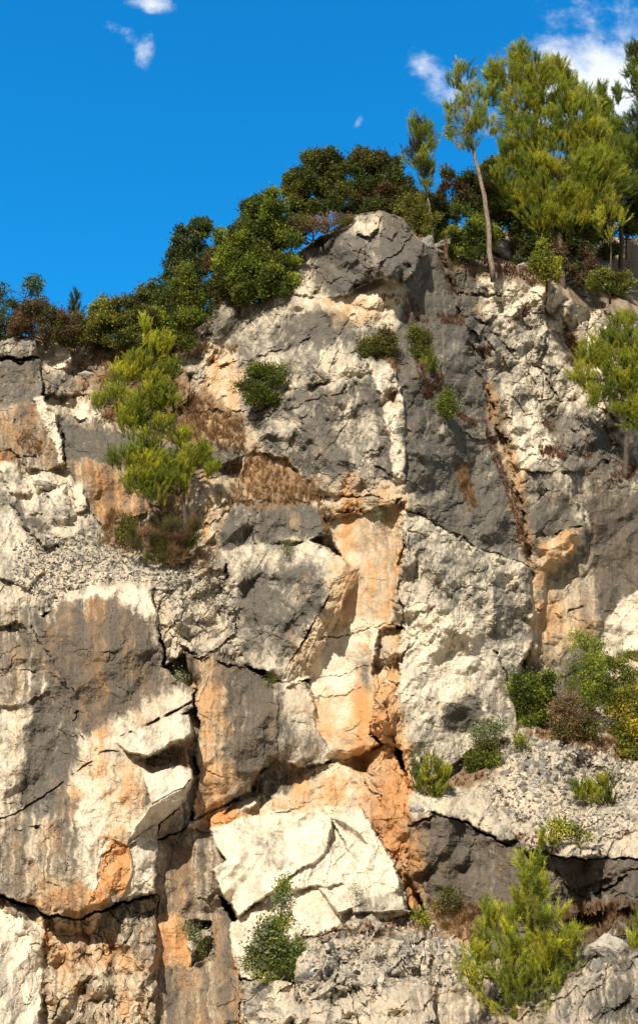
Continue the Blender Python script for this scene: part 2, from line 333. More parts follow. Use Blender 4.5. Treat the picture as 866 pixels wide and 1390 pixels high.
# gully between buttress and right face
CRACK([(600, 345), (625, 430), (655, 520), (690, 625), (712, 720), (722, 780)], 5, .35)
PAINT([(655, 520), (668, 520), (705, 640), (722, 760), (712, 770), (690, 650)], soft=6, o=.55, g=.3)
PAINT([(600, 345), (640, 350), (650, 480), (690, 600), (700, 640), (680, 640), (640, 480)], soft=10, g=.85)
for c in ([(640, 560), (700, 600), (690, 640), (655, 640)], [(660, 440), (700, 450), (710, 500), (670, 520)]):
    PAINT(c, g=.65)
PAINT([(740, 560), (800, 560), (860, 620), (860, 648), (760, 640)], g=.75)
PAINT([(680, 590), (720, 560), (735, 600), (700, 640)], g=.05, w=1)
CRACK([(620, 400), (660, 402), (690, 395)], 3, .35); CRACK([(640, 430), (690, 470), (730, 500), (770, 560)], 2, .25); CRACK([(690, 470), (725, 520), (740, 580)], 2, .2)

# --- left upper slabs
P([(-280, 500), (0, 488), (55, 486), (58, 545), (0, 560), (-280, 580)], [(0, 490, .75), (55, 490, .7), (20, 550, .55)], g=.75, w=.5, f=.3, b=.3)
P([(-280, 470), (0, 462), (20, 456), (50, 462), (55, 484), (0, 486), (-280, 495)], [(0, 460, 1.1), (50, 460, 1.0), (0, 486, .5)], g=.65, bulge=.2)
CRACK([(-100, 495), (0, 489), (28, 491), (48, 484)], 2.6, .45)
P([(58, 500), (75, 498), (110, 520), (112, 536), (62, 534)], [(70, 505, .9), (105, 530, .85), (65, 532, .7)], g=.75, w=.5)
P([(75, 470), (95, 472), (98, 500), (75, 500)], [(85, 480, 1.2), (85, 500, .9), (95, 490, 1.1)], g=.08, w=1)
P([(-280, 590), (0, 560), (50, 545), (70, 560), (88, 632), (60, 640), (0, 625), (-280, 640)], [(0, 570, .35), (85, 600, .3), (40, 630, .2)], g=.45, w=.4, o=.5, b=.75, f=.3)
P([(48, 540), (62, 535), (75, 560), (84, 600), (90, 630), (82, 628), (66, 590), (52, 560)], [(60, 545, .15), (85, 620, .0), (70, 590, .05)], g=.08, w=1, b=0, o=.05, f=.7)
P([(100, 565), (118, 540), (150, 560), (160, 590), (130, 580)], [(120, 555, .7), (150, 585, .4), (110, 565, .5)], g=.1, w=.95, o=.2, f=.9)
P([(83, 575), (130, 573), (165, 590), (230, 605), (300, 602), (335, 625), (328, 665), (302, 700), (292, 770), (240, 770), (200, 695), (140, 718), (118, 690), (95, 640)],
  [(100, 600, -.1), (300, 630, -.5), (200, 700, -.3), (290, 750, -.3)], g=.5, w=.4, o=.55, b=.75, r=.6, f=.4)
PAINT([(83, 575), (160, 590), (230, 606), (300, 604), (330, 625), (325, 650), (260, 640), (120, 625), (95, 615)], soft=8, g=.88, o=.1, b=.3)
PAINT([(90, 570), (330, 600), (335, 618), (230, 612), (90, 580)], soft=3, g=.2, w=1, amt=.6)
P([(262, 640), (330, 620), (328, 665), (302, 700), (292, 770), (262, 770), (255, 700)], [(270, 700, -.8), (325, 640, -.6), (295, 760, -.7)], g=.4, w=.7, o=.35, b=.3, f=1.2)
PAINT([(130, 640), (190, 640), (200, 700), (140, 715)], soft=10, g=.15, o=.75, w=.5)
# rubble slope, big pale slab left
P([(-280, 640), (0, 615), (60, 640), (95, 640), (120, 690), (140, 716), (200, 700), (292, 770), (230, 800), (150, 795), (90, 815), (60, 835), (0, 830), (-280, 840)],
  [(0, 640, .6), (100, 640, .2), (0, 830, -2.2), (150, 795, -2.1), (260, 765, -.6)], g=.42, w=.8, o=.08, r=.9, f=.8)
PAINT([(110, 735), (280, 750), (270, 790), (210, 800), (90, 812), (30, 800)], soft=12, r=1.3, f=.5, g=.45, o=.05)
P([(-280, 620), (-10, 690), (10, 690), (45, 730), (60, 775), (40, 800), (-10, 780), (-280, 760)], [(0, 695, -.5), (50, 770, -1.6), (-20, 780, -1.9)], g=.3, w=.85, f=.25, r=.7, s=.5)
P([(12, 680), (35, 685), (60, 715), (82, 738), (65, 745), (45, 728)], [(20, 685, -.7), (75, 735, -1.4), (40, 720, -1.4)], g=.85, w=.6, bulge=.15)
for q in ([(0, 628), (25, 625), (30, 650), (45, 668), (20, 672), (5, 655)], [(32, 620), (50, 618), (55, 628), (35, 636)], [(42, 648), (72, 650), (62, 665), (50, 668)], [(74, 683), (92, 683), (105, 700), (88, 712), (72, 705)], [(96, 658), (112, 656), (120, 690), (105, 695)], [(55, 640), (75, 642), (80, 658), (60, 660)], [(30, 680), (52, 680), (58, 695), (35, 700)], [(65, 670), (90, 662), (95, 682), (72, 685)]):
    cx = sum(a for a, b in q) / len(q); cy = sum(b for a, b in q) / len(q); d0 = .5 - (cy - 620) * .0145
    P(q, [(q[0][0], q[0][1], d0 - .25), (q[1][0], q[1][1], d0 - .2), (q[3][0], q[3][1], d0 - .55)], bulge=.25, g=.35, w=.9, o=.03, f=.5, r=.6)
P([(-30, 612), (14, 610), (30, 622), (0, 632), (-30, 634)], [(0, 620, .5)], g=.05, o=.95, w=.3)

# --- giant lower left block
P([(-280, 850), (0, 822), (60, 836), (90, 813), (150, 790), (207, 797), (216, 850), (223, 905), (262, 940), (267, 960), (258, 968), (262, 1050), (250, 1086), (214, 1120), (214, 1214), (165, 1226), (110, 1246), (66, 1241), (15, 1220), (-30, 1205), (-280, 1200)],
  [(0, 840, -2.2), (200, 810, -2.0), (0, 1220, -3.0), (200, 1150, -2.8)], g=.6, w=.6, o=.3, b=.7, r=.6, f=.28)
P([(-280, 860), (0, 850), (30, 845), (42, 860), (75, 905), (98, 935), (62, 912), (0, 910), (-280, 920)], [(0, 860, -1.9), (60, 910, -2.1), (0, 905, -2.0)], g=.75, f=.7, w=.5)
P([(-280, 920), (0, 912), (40, 910), (68, 935), (40, 955), (0, 960), (-280, 960)], [(0, 920, -2.3), (60, 935, -2.4), (30, 955, -2.75)], g=.55, f=.5, w=.8)
PAINT([(30, 910), (50, 915), (70, 940), (55, 935)], soft=3, g=0, w=1, o=.1)
PAINT([(92, 815), (150, 792), (205, 798), (212, 830), (190, 845), (160, 815), (110, 822)], soft=6, g=.12, w=.95, o=0, b=0)
PAINT([(75, 830), (110, 820), (160, 815), (195, 850), (200, 930), (170, 950), (120, 940), (60, 860)], soft=12, g=.75, b=.9, o=.35)
PAINT([(125, 820), (145, 820), (140, 960), (110, 980), (118, 880)], soft=10, g=.15, o=.7, b=.8)
PAINT([(150, 960), (262, 940), (260, 965), (150, 1010), (110, 1005)], soft=10, g=.25, w=.8, o=.3, b=.2)
PAINT([(100, 990), (135, 950), (150, 1010), (120, 1040)], soft=8, g=.1, o=.4, w=.8, b=.1)
PAINT([(35, 960), (95, 960), (90, 1060), (60, 1110), (20, 1110)], soft=14, g=.9, b=.5, o=.15)
PAINT([(0, 960), (35, 960), (20, 1110), (-20, 1110)], soft=12, g=.2, w=.8, b=.3, o=.2)
PAINT([(120, 1030), (190, 1020), (195, 1130), (120, 1140), (100, 1070)], soft=12, g=.12, w=.75, o=.45, b=.4)
PAINT([(90, 1090), (108, 1090), (108, 1190), (90, 1195)], soft=6, g=.8, b=.8)
PAINT([(108, 1060), (140, 1060), (140, 1140), (120, 1200), (108, 1190)], soft=8, g=.08, w=.85, o=.22, b=.4)
PAINT([(30, 1110), (90, 1110), (90, 1200), (30, 1220)], soft=14, g=.3, w=.75, o=.4, b=.6)
PAINT([(-20, 1120), (30, 1120), (25, 1215), (-20, 1215)], soft=10, g=.7, o=.3, b=.6)
PAINT([(30, 1225), (110, 1205), (180, 1215), (110, 1250)], soft=8, g=.05, o=.8, w=.5)
CRACK([(262, 952), (220, 975), (165, 1000)], 2.6, .35, .4)
CRACK([(190, 1025), (165, 1018), (140, 1020), (100, 1052), (60, 1082), (20, 1105), (-60, 1130)], 1.6, .18, .5)
CRACK([(42, 850), (55, 875), (75, 905)], 1.6, .15); CRACK([(100, 930), (110, 960), (98, 980), (112, 1000)], 2, .15); CRACK([(25, 1128), (60, 1124)], 2.5, .2)
# corner recess right of the big block
P([(252, 966), (268, 958), (271, 1000), (262, 1030), (270, 1060), (258, 1112), (248, 1130), (216, 1140), (216, 1120), (250, 1086), (262, 1050), (250, 1010)], [(260, 1000, -1.35)], g=.4, o=.5, b=.5)
# overhanging wedge, hollow and white wedge
P([(158, 1008), (185, 988), (257, 968), (262, 1001), (235, 1010), (202, 1026), (175, 1022)], [(160, 1010, -2.75), (257, 975, -2.7), (205, 1024, -3.35)], g=.2, w=.85, o=.2, b=.1, f=.3, warp=.5)
P([(200, 1028), (235, 1012), (258, 1004), (256, 1042), (238, 1040), (205, 1050), (192, 1040)], [(230, 1030, -2.0), (200, 1045, -2.3), (255, 1020, -1.8)], g=.2, w=.6, o=.5, r=1.2)
P([(192, 1050), (215, 1048), (240, 1040), (259, 1044), (262, 1056), (252, 1068), (205, 1092), (200, 1070)], [(195, 1055, -2.8), (258, 1048, -2.7), (205, 1090, -3.2)], g=.0, w=1, o=.02, b=0, f=.3, r=.3, warp=.5)
P([(262, 1056), (252, 1086), (215, 1118), (175, 1146), (184, 1120), (205, 1092), (252, 1068)], [(205, 1092, -3.2), (255, 1068, -3.0), (178, 1144, -2.6), (250, 1088, -2.35)], g=.1, w=.8, o=.05, b=0, f=.3, r=.5, s=.4, warp=.5)
P([(175, 1148), (215, 1120), (214, 1213), (164, 1226), (181, 1182), (178, 1155)], [(180, 1150, -2.45), (213, 1140, -2.3), (180, 1220, -2.75)], g=.1, w=.85, o=.05, b=.05, r=.5, f=.4, warp=.5)
P([(142, 1137), (175, 1148), (180, 1182), (165, 1224), (118, 1230), (130, 1190), (138, 1162)], [(145, 1150, -2.5), (178, 1160, -2.45), (140, 1225, -2.85)], g=.05, w=.5, o=.85, b=.1, f=.7, warp=.5)
PAINT([(140, 1140), (148, 1145), (125, 1205), (118, 1200)], soft=3, g=.05, w=1, o=0)
# under the big block
P([(-280, 1206), (-30, 1208), (15, 1222), (66, 1243), (110, 1248), (165, 1228), (214, 1216), (216, 1520), (-280, 1520)], [(0, 1240, -2.3), (200, 1240, -2.1), (100, 1500, -2.7)], g=.25, w=.7, o=.42, b=.5, r=.6, f=1.1)
PAINT([(165, 1225), (214, 1216), (214, 1300), (165, 1280)], g=.35, b=.8, o=.3)
P([(-280, 1235), (0, 1232), (20, 1238), (62, 1262), (58, 1290), (50, 1520), (-280, 1520)], [(0, 1245, -2.5), (60, 1270, -2.35), (20, 1300, -2.8)], g=.03, w=1, o=.02, b=0, f=.6, r=.4)
PAINT([(65, 1252), (160, 1240), (150, 1310), (62, 1310)], soft=8, g=.05, o=.62, w=.75)
# brown streaked column
P([(214, 1142), (248, 1130), (258, 1112), (290, 1125), (302, 1160), (294, 1192), (300, 1220), (324, 1262), (328, 1520), (212, 1520)], [(220, 1150, -1.55), (300, 1180, -1.75), (230, 1290, -2.0)], g=.2, w=.65, o=.5, b=.85, r=.5, f=.3)
P([(262, 1150), (296, 1140), (300, 1200), (285, 1222), (265, 1215)], [(265, 1160, -1.85), (298, 1160, -1.95), (285, 1215, -2.1)], g=.5, o=.3, b=.8, w=.7, bulge=.15)
PAINT([(215, 1245), (260, 1245), (262, 1310), (215, 1310)], soft=6, g=.0, o=.75, w=.6, b=.3)
P([(254, 1245), (285, 1250), (290, 1300), (262, 1310), (256, 1280)], [(260, 1260, -2.2), (285, 1260, -2.1), (270, 1300, -2.5)], g=.05, w=1, o=.1, f=1.6)
# under the middle overhang
P([(252, 1122), (262, 1114), (300, 1098), (345, 1080), (352, 1048), (376, 1026), (402, 1042), (440, 1036), (470, 1034), (505, 1018), (530, 1008), (556, 1070), (552, 1105), (500, 1100), (450, 1100), (380, 1105), (290, 1135)],
  [(260, 1120, -1.35), (400, 1060, -1.15), (400, 1100, -1.75), (540, 1080, -1.35)], g=.1, w=.8, o=.5, r=.7, f=.6)
PAINT([(350, 1050), (376, 1028), (402, 1042), (440, 1036), (400, 1070), (352, 1086)], soft=6, g=.7, o=.3, b=.6)  # shadow under the overhang, put into the colour as grey and brown
PAINT([(440, 1050), (480, 1040), (495, 1065), (440, 1080)], soft=6, g=.0, w=1, o=.05)
P([(300, 1110), (318, 1092), (345, 1078), (348, 1090), (320, 1112)], [(305, 1110, -1.5), (345, 1082, -1.6), (318, 1108, -2.0)], g=.05, w=1, o=.1, bulge=.2)
PAINT([(262, 1120), (330, 1095), (325, 1115), (280, 1130)], soft=6, g=0, o=.9, w=.4)
PAINT([(400, 1075), (445, 1075), (495, 1080), (480, 1095), (395, 1098)], soft=5, g=0, o=.6, w=.7)
# orange strip
P([(498, 1048), (516, 1016), (532, 1008), (554, 1070), (566, 1120), (552, 1175), (580, 1246), (556, 1238), (548, 1200), (535, 1170), (510, 1130), (487, 1090)], [(500, 1050, -1.5), (560, 1110, -1.95), (545, 1200, -2.15)], g=.12, w=.45, o=.85, b=.35, r=.6, f=.9)
CRACK([(535, 1175), (548, 1160), (556, 1152)], 2.4, .3); CRACK([(495, 1065), (520, 1095)], 1.6, .15)
P([(458, 1036), (513, 1014), (504, 1032), (498, 1050), (478, 1046)], [(480, 1040, -.3)], g=.2, o=.8, w=.4)
# fresh white scar
P([(287, 1126), (330, 1112), (380, 1100), (450, 1096), (487, 1090), (510, 1130), (535, 1170), (548, 1200), (556, 1238), (540, 1252), (480, 1262), (420, 1272), (402, 1330), (326, 1330), (310, 1262), (322, 1246), (300, 1216), (288, 1180), (306, 1166), (294, 1150)],
  [(300, 1140, -1.7), (500, 1120, -1.75), (350, 1280, -2.45), (540, 1240, -2.55)], g=.06, w=.95, o=.1, b=0, r=.5, f=.7)
P([(287, 1125), (340, 1110), (380, 1106), (440, 1098), (452, 1108), (446, 1150), (432, 1168), (404, 1186), (360, 1215), (324, 1243), (300, 1215), (288, 1178), (306, 1166), (294, 1150)],
  [(290, 1130, -1.9), (445, 1105, -2.0), (324, 1240, -2.85), (420, 1175, -2.7)], g=.04, w=1, o=.03, f=.4, r=.45, warp=.8)
PAINT([(352, 1150), (378, 1135), (382, 1180), (360, 1185)], soft=12, g=.45)
P([(324, 1245), (404, 1188), (436, 1168), (420, 1190), (380, 1222), (330, 1252)], [(324, 1245, -2.35), (404, 1188, -2.1), (380, 1222, -2.0)], g=.05, w=.9, o=.12, warp=.5)
P([(390, 1195), (440, 1160), (500, 1150), (540, 1190), (552, 1236), (480, 1240), (470, 1215), (432, 1202), (395, 1208)], [(400, 1200, -2.5), (500, 1155, -2.15), (540, 1230, -2.8)], g=.03, w=1, o=.06, f=.6, warp=.6)
P([(452, 1096), (487, 1090), (510, 1130), (535, 1170), (546, 1210), (505, 1195), (470, 1150), (452, 1118)], [(455, 1100, -2.0), (487, 1092, -2.15), (540, 1200, -2.7)], g=.02, w=1, o=.02, f=.5, warp=.8)
P([(453, 1112), (468, 1116), (492, 1136), (498, 1146), (470, 1130)], [(453, 1112, -1.9), (490, 1138, -2.0), (470, 1130, -1.75)], g=.15, w=.85, warp=.3)
P([(392, 1212), (432, 1206), (436, 1212), (460, 1240), (462, 1258), (410, 1270), (395, 1240)], [(400, 1215, -2.3), (455, 1250, -2.6), (400, 1265, -2.7)], g=.03, w=.9, o=.16, f=.3)
P([(433, 1206), (464, 1200), (482, 1212), (492, 1226), (466, 1238), (458, 1240), (445, 1225)], [(433, 1206, -2.6), (480, 1210, -2.75), (460, 1238, -3.15)], g=.03, w=1, o=.02, f=.2, warp=.4)
PAINT([(485, 1225), (530, 1220), (540, 1250), (480, 1260)], soft=8, g=.4)
# bottom ledge
P([(398, 1520), (402, 1285), (425, 1272), (480, 1262), (556, 1238), (582, 1246), (605, 1266), (645, 1296), (660, 1520)], [(500, 1258, -2.7), (500, 1310, -3.7), (600, 1270, -3.1)], g=.45, w=.7, o=.06, b=0, r=.75, f=1.35)
P([(326, 1330), (402, 1330), (402, 1520), (326, 1520)], [(360, 1340, -2.9), (360, 1500, -4.4), (400, 1400, -3.6)], g=.3, w=.8, r=.8, f=1.2)

# --- right: rubble ledge and dark wall under it
P([(553, 1075), (600, 1052), (640, 1018), (700, 1000), (705, 955), (760, 950), (866, 945), (1140, 945), (1140, 1195), (866, 1165), (770, 1163), (700, 1152), (620, 1112), (562, 1100)],
  [(600, 1095, -2.4), (850, 1160, -3.6), (620, 1030, -1.4), (850, 960, .7), (720, 985, .1)], g=.42, w=.8, o=.04, b=0, r=.7, f=1.35)
P([(555, 1078), (600, 1060), (660, 1045), (760, 1070), (780, 1110), (740, 1140), (680, 1140), (620, 1108), (565, 1098)], [(570, 1090, -2.35), (760, 1130, -3.0), (650, 1050, -1.8)], g=.45, w=.85, f=.7, r=1, s=.5)
PAINT([(590, 1085), (640, 1070), (660, 1100), (620, 1110)], soft=10, g=.75)
P([(545, 1165), (562, 1100), (620, 1112), (700, 1153), (770, 1163), (866, 1166), (1140, 1195), (1140, 1520), (600, 1520), (582, 1246), (556, 1190)],
  [(565, 1105, -2.35), (700, 1155, -3.15), (850, 1170, -3.7), (700, 1300, -3.5), (560, 1230, -2.5)], g=.9, w=.3, o=.1, b=.5, r=.6, f=.6)
PAINT([(545, 1120), (575, 1110), (572, 1240), (550, 1190)], soft=8, g=.2, o=.8, b=.5)
PAINT([(675, 1150), (690, 1150), (690, 1210), (676, 1210)], soft=4, g=.2, w=.7, o=.3)
P([(755, 1180), (775, 1210), (815, 1195), (866, 1178), (1000, 1180), (1000, 1210), (866, 1215), (770, 1235)], [(760, 1200, -3.2), (866, 1180, -3.6), (866, 1215, -3.7)], g=.8, f=.8)
P([(550, 1075), (585, 1092), (582, 1118), (556, 1120)], [(555, 1085, -2.3), (583, 1100, -2.5), (560, 1118, -2.6)], g=.3, w=.9, f=.3)
CRACK([(808, 1212), (835, 1198), (850, 1193)], 3, .3); CRACK([(556, 1120), (590, 1112)], 3, .3)
P([(745, 1275), (790, 1240), (866, 1232), (1140, 1230), (1140, 1520), (740, 1520)], [(760, 1280, -3.3), (866, 1240, -3.2), (820, 1310, -4.4)], g=.5, w=.6, r=.75, f=1.3, o=.15)
P([(645, 1300), (740, 1290), (745, 1520), (655, 1520)], [(700, 1300, -3.4), (700, 1500, -6), (740, 1400, -5)], g=.5, o=.2, r=.8, f=1.2)
PAINT([(570, 1235), (640, 1230), (650, 1300), (600, 1270)], g=.4, o=.5, b=.3)
P([(825, 1080), (866, 1055), (1140, 1050), (1140, 1130), (840, 1110)], [(830, 1085, -2.1), (866, 1060, -1.9), (850, 1110, -2.6)], g=.7, w=.8)

# --- large form kept, local steps eased
def blur(a, rr_, n=3):
    for _ in range(n):
        for ax_ in (0, 1):
            p = np.concatenate([np.repeat(np.take(a, [0], ax_), rr_ + 1, ax_), a, np.repeat(np.take(a, [-1], ax_), rr_, ax_)], ax_).astype(np.float64)
            cs = np.cumsum(p, ax_); n_ = a.shape[ax_]
            a = ((np.take(cs, range(2 * rr_ + 1, 2 * rr_ + 1 + n_), ax_) - np.take(cs, range(0, n_), ax_)) / (2 * rr_ + 1)).astype(np.float32)
    return a
lowD = blur(D, 24); D = 1.38 * lowD + .80 * (D - lowD)
em = sstep(-.15, .2, fbm(S / 40, T / 40, 951, 3)); D = D + (blur(D, 5, 2) - D) * em * .85 * (1 - CH['k'])
for q in ([(425, 465), (455, 448), (468, 490), (430, 512)], [(345, 500), (380, 482), (402, 520), (360, 542)], [(380, 575), (402, 560), (402, 600), (375, 622)], [(450, 560), (476, 545), (470, 600), (440, 642)], [(400, 350), (430, 345), (420, 420), (380, 440), (385, 400)], [(480, 600), (500, 560), (505, 640), (480, 655)], [(440, 500), (520, 480), (520, 500), (440, 525)]):
    PAINT(q, soft=7, warp=2.4, g=.40, w=.75)
for q in ([(420, 430), (470, 425), (480, 455), (430, 470)], [(395, 590), (440, 560), (470, 640), (410, 650)], [(560, 420), (600, 440), (640, 560), (600, 560), (560, 480)], [(570, 600), (640, 620), (690, 700), (640, 720), (580, 680)], [(440, 330), (500, 320), (500, 370), (430, 390)]):
    PAINT(q, soft=10, warp=2.4, g=.82)
for q, kw in (([(485, 940), (512, 930), (545, 960), (556, 1070), (500, 1060), (480, 1020)], dict(o=.75, w=.5)), ([(400, 1062), (455, 1045), (500, 1050), (505, 1100), (455, 1095), (395, 1100)], dict(o=.55)), ([(440, 700), (545, 690), (530, 860), (450, 830)], dict(o=.5)),
              ([(60, 850), (190, 845), (210, 900), (190, 950), (120, 990), (80, 960)], dict(g=.85, b=.95)), ([(555, 1110), (760, 1170), (866, 1170), (866, 1290), (600, 1240), (560, 1200)], dict(g=.85, b=.8)), ([(810, 690), (866, 680), (1000, 700), (1000, 760), (866, 770), (820, 790)], dict(g=.9, b=.85)),
              ([(300, 895), (372, 935), (374, 1030), (345, 1050), (318, 1000)], dict(g=.85, b=.8)), ([(550, 560), (690, 640), (715, 740), (640, 730), (560, 660)], dict(g=.78)), ([(330, 770), (440, 770), (430, 830), (390, 890), (345, 880)], dict(g=.75)),
              ([(700, 650), (770, 670), (780, 720), (710, 720)], dict(g=.8)), ([(90, 580), (320, 610), (320, 640), (200, 650), (110, 620)], dict(g=.8)), ([(0, 600), (20, 850), (-200, 850), (-200, 600)], dict(g=.55))):
    PAINT(q, soft=12, warp=2.2, **kw)
for q in ([(375, 560), (400, 545), (450, 520), (520, 505), (535, 560), (545, 655), (400, 655), (365, 610)], [(330, 500), (440, 462), (520, 470), (520, 500), (385, 530), (340, 560)], [(545, 500), (640, 480), (715, 740), (590, 700), (550, 680)], [(310, 800), (460, 780), (400, 900), (335, 900)], [(550, 700), (700, 770), (715, 860), (560, 900)]):
    PAINT(q, soft=12, f=.75)
for q in ([(700, 1000), (866, 1000), (1100, 1160), (760, 1155), (600, 1095), (640, 1030)], [(400, 1520), (402, 1285), (480, 1262), (556, 1240), (645, 1296), (660, 1520)], [(30, 720), (140, 730), (290, 775), (230, 795), (140, 790), (30, 820)], [(215, 780), (315, 785), (330, 895), (240, 885)]):
    PAINT(q, soft=6, g=.30, w=.62)
for q in ([(100, 470), (240, 465), (245, 500), (330, 570), (330, 600), (230, 600), (150, 575), (110, 540)], [(305, 645), (345, 612), (440, 660), (440, 690), (305, 690)], [(150, 700), (290, 750), (285, 780), (140, 745)], [(560, 1235), (650, 1230), (660, 1300), (600, 1270)], [(655, 520), (668, 520), (710, 660), (722, 760), (712, 760), (690, 650)], [(760, 425), (785, 440), (805, 490), (770, 485)], [(600, 340), (640, 352), (740, 378), (745, 392), (650, 375), (612, 360)], [(700, 985), (860, 960), (866, 1000), (760, 1020)], [(425, 1268), (560, 1236), (600, 1262), (450, 1280)], [(560, 1055), (690, 1040), (690, 1052), (580, 1080)]):
    PAINT(q, soft=8, soil=.62)
# --- fracture facets and roughness
Sf = S + 9 * w1; Tf = T + 9 * w2
f1, e1 = facets(Sf, Tf, 74, 101, .5, 1.5)
f2, e2 = facets(Sf, Tf, 30, 202, .35, 1.6)
f3, e3 = facets(Sf + 2 * w2, Tf, 12.5, 303, -.3, 1.5)
f4, e4 = facets(S + 3 * w1, T + 3 * w2, 5.6, 404, .2, 1.3)
f = CH['f']; r = CH['r']
n_fine = fbm(S / 9, T / 9, 61, 4, .62); n_mid = fbm(S / 46, T / 46, 71, 4, .5)
pit = fbm(S / 5.0, T / 6.5, 91, 3, .6, ridge=True)
nB_ = fbm(S / 17, T / 17, 521, 3, .7)
big = fbm(S / 150, T / 150, 77, 3, .5)
rr = np.clip(r, 0, 2)
Dd = D.copy()
wa = 16 * fbm(S / 50, T / 50, 911, 3); wb = 16 * fbm(S / 50 + 9, T / 50, 912, 3)
t1 = tri(S + wa, T + wb, 62, 921, .5, 1.5); t2 = tri(S + wa, T + wb, 27, 922, -.35, 1.6); t3 = tri(S + .6 * wa + 2 * w1, T + .6 * wb, 12, 923, .8, 1.5); t4 = tri(S + 3 * w1, T + 3 * w2, 6, 924, .2, 1.3)
t0 = tri(S + wa, T + wb, 135, 920, .2, 1.5); fv = np.clip(f - .4, 0, 1)
Dd += fv * MPP * (74 * .22 * f1 + 30 * .34 * f2 + 12.5 * .55 * f3)
Dd += (f * 1.1 + .18) * MPP * (135 * .38 * t0 + 62 * .95 * t1 + 27 * 1.3 * t2 + 12 * 1.35 * t3 + 6 * .9 * t4 * np.clip(rr, .3, 2))
Dd += np.clip(f + .1, 0, 1.2) * MPP * (5.6 * .5 * f4 * np.clip(rr - .4, 0, 2))
pock = sstep(.30, .5, fbm(S / 4.6, T / 4.2, 96, 3, .6)) * sstep(-.15, .25, nB_)
Dd += (rr + .05) * (.045 * n_fine + .020 * pit + .04 * pock) + .10 * n_mid * (.4 + .6 * rr) + .12 * big
# lineated slickensides
sl = fbm((S * .9 + T * .42) / 4, (T * .9 - S * .42) / 60, 131, 3, .6); Dd += CH['s'] * .06 * sl
nj = fbm(S / 33, T / 33, 741, 3, .6)
j3 = np.clip(f - .7, 0, .6) * ((1 - sstep(0, .11, e2)) * .8 + (1 - sstep(0, .16, e3)) * .7 * (nB_ > -.1)) * sstep(-.2, .2, n_mid)
Dd += .07 * j3
for e, k, c in ((e1, .07, 74),):      # open joints between the blocks
    Dd += k * np.clip(f - .2, 0, 1.4) * (1 - sstep(0, 2.2 / c, e)) * sstep(.0, .3, nj)
# sinuous natural cracks
def cracks(sc_, seed, ang, stretch, thr):
    c_, s_ = math.cos(ang), math.sin(ang); u = (c_ * S + s_ * T) + 9 * w1 + 2 * jx; v = (-s_ * S + c_ * T) + 9 * w2
    q = 1 - np.abs(fbm(u / sc_, v / (sc_ * stretch), seed, 2, .35)) * 2.6
    return sstep(thr, 1.0, q)
ck = np.maximum(cracks(70, 811, .3, 5, .965) * sstep(-.1, .25, fbm(S / 70, T / 70, 812, 2)), cracks(60, 821, -1.15, 4, .965) * sstep(0, .3, fbm(S / 60, T / 60, 822, 2)))
ck = ck * np.clip(.35 + .6 * f, 0, 1)
Dd += .09 * ck
Dd += CRK
# hummocky relief on the bigger faces
Dd += .16 * np.clip(f + .15, 0, 1) * fbm(S / 34, T / 60, 831, 4, .5) + .035 * rr * fbm(S / 13, T / 22, 841, 4, .6, ridge=True)
# eroded holes, more in crumbly rock
hole = sstep(.42, .62, fbm(S / 14 + 5, T / 10, 141, 3, .55)); Dd += .14 * hole * np.clip(r - .4, 0, 1)
Y = 28 + .0055 * (1300 - T) + Dd
Y = Y.astype(np.float32)

# --- albedo of the rock
cream = np.array([.63, .565, .46]); buff = np.array([.43, .34, .235]); pale = np.array([.30, .28, .245])
dgrey = np.array([.076, .071, .064]); orange = np.array([.48, .25, .105]); rust = np.array([.27, .095, .038]); brown = np.array([.088, .068, .051]); tan = np.array([.46, .325, .185])
def mixc(a, b, m): return a + (b - a) * m[..., None]
one = np.ones(T.shape + (3,), np.float32)
g, w_, o, b_ = CH['g'], CH['w'], CH['o'], CH['b']
nA = fbm(S / 60, T / 70, 501, 6, .68); nB = fbm(S / 17, T / 17, 521, 5, .7); nC = fbm(S / 3.2, T / 3.8, 531, 3, .7)
st = fbm(S / 8 + 1.2 * w1, T / 150, 541, 5, .65); st2 = fbm(S / 20 + w1, T / 260, 551, 4, .6); orn = fbm(S / 38, T / 55, 561, 5, .66)
lc = np.clip((w_ - .5) * 1.7 + .35 + .55 * nB + .3 * nA, 0, 1)
c = mixc(buff * one, cream * one, lc)
c *= (1 + .22 * n_mid + .10 * nC)[..., None]
# weathering skin: from clean rock through warm grey to charcoal, broken up facet by facet and by fine streaks
tn = .30 * tri(S + wa, T + wb, 62, 921, .5, 1.5, True) + .34 * tri(S + wa, T + wb, 27, 922, -.35, 1.6, True) + .26 * tri(S + .6 * wa + 2 * w1, T + .6 * wb, 12, 923, .8, 1.5, True)
dg = fbm((S * .88 + T * .47) / 7, (T * .88 - S * .47) / 60, 601, 5, .68); dg2 = fbm((S * .8 - T * .6) / 6, (T * .8 + S * .6) / 30, 611, 4, .65); vf = fbm(S / 4.5 + w1, T / 55, 621, 4, .68)
wv = g * 1.12 + .26 * sstep(.6, .85, g) + .62 * nA + .42 * nB + .46 * nC + .34 * dg + .25 * dg2 + .48 * vf * (.3 + b_) + .42 * st * (.3 + b_) + tn * (.4 + .6 * np.clip(f, 0, 1))
scr = sstep(.22, .42, fbm((S * .9 + T * .42) / 3.2, (T * .9 - S * .42) / 24, 631, 3, .6)) * sstep(-.2, .2, fbm(S / 26, T / 30, 632, 2)); wv = wv - .45 * scr
wv = wv + 1.2 * b_ * sstep(.16, .42, fbm(S / 6.5 + w1, T / 220, 641, 4, .6))
ga = sstep(.06, .40, wv); gb = sstep(.34, .74, wv); gc = sstep(.62, 1.05, wv)
wt = 1 + (.25 * nB + .30 * nC + .2 * n_fine)[..., None]
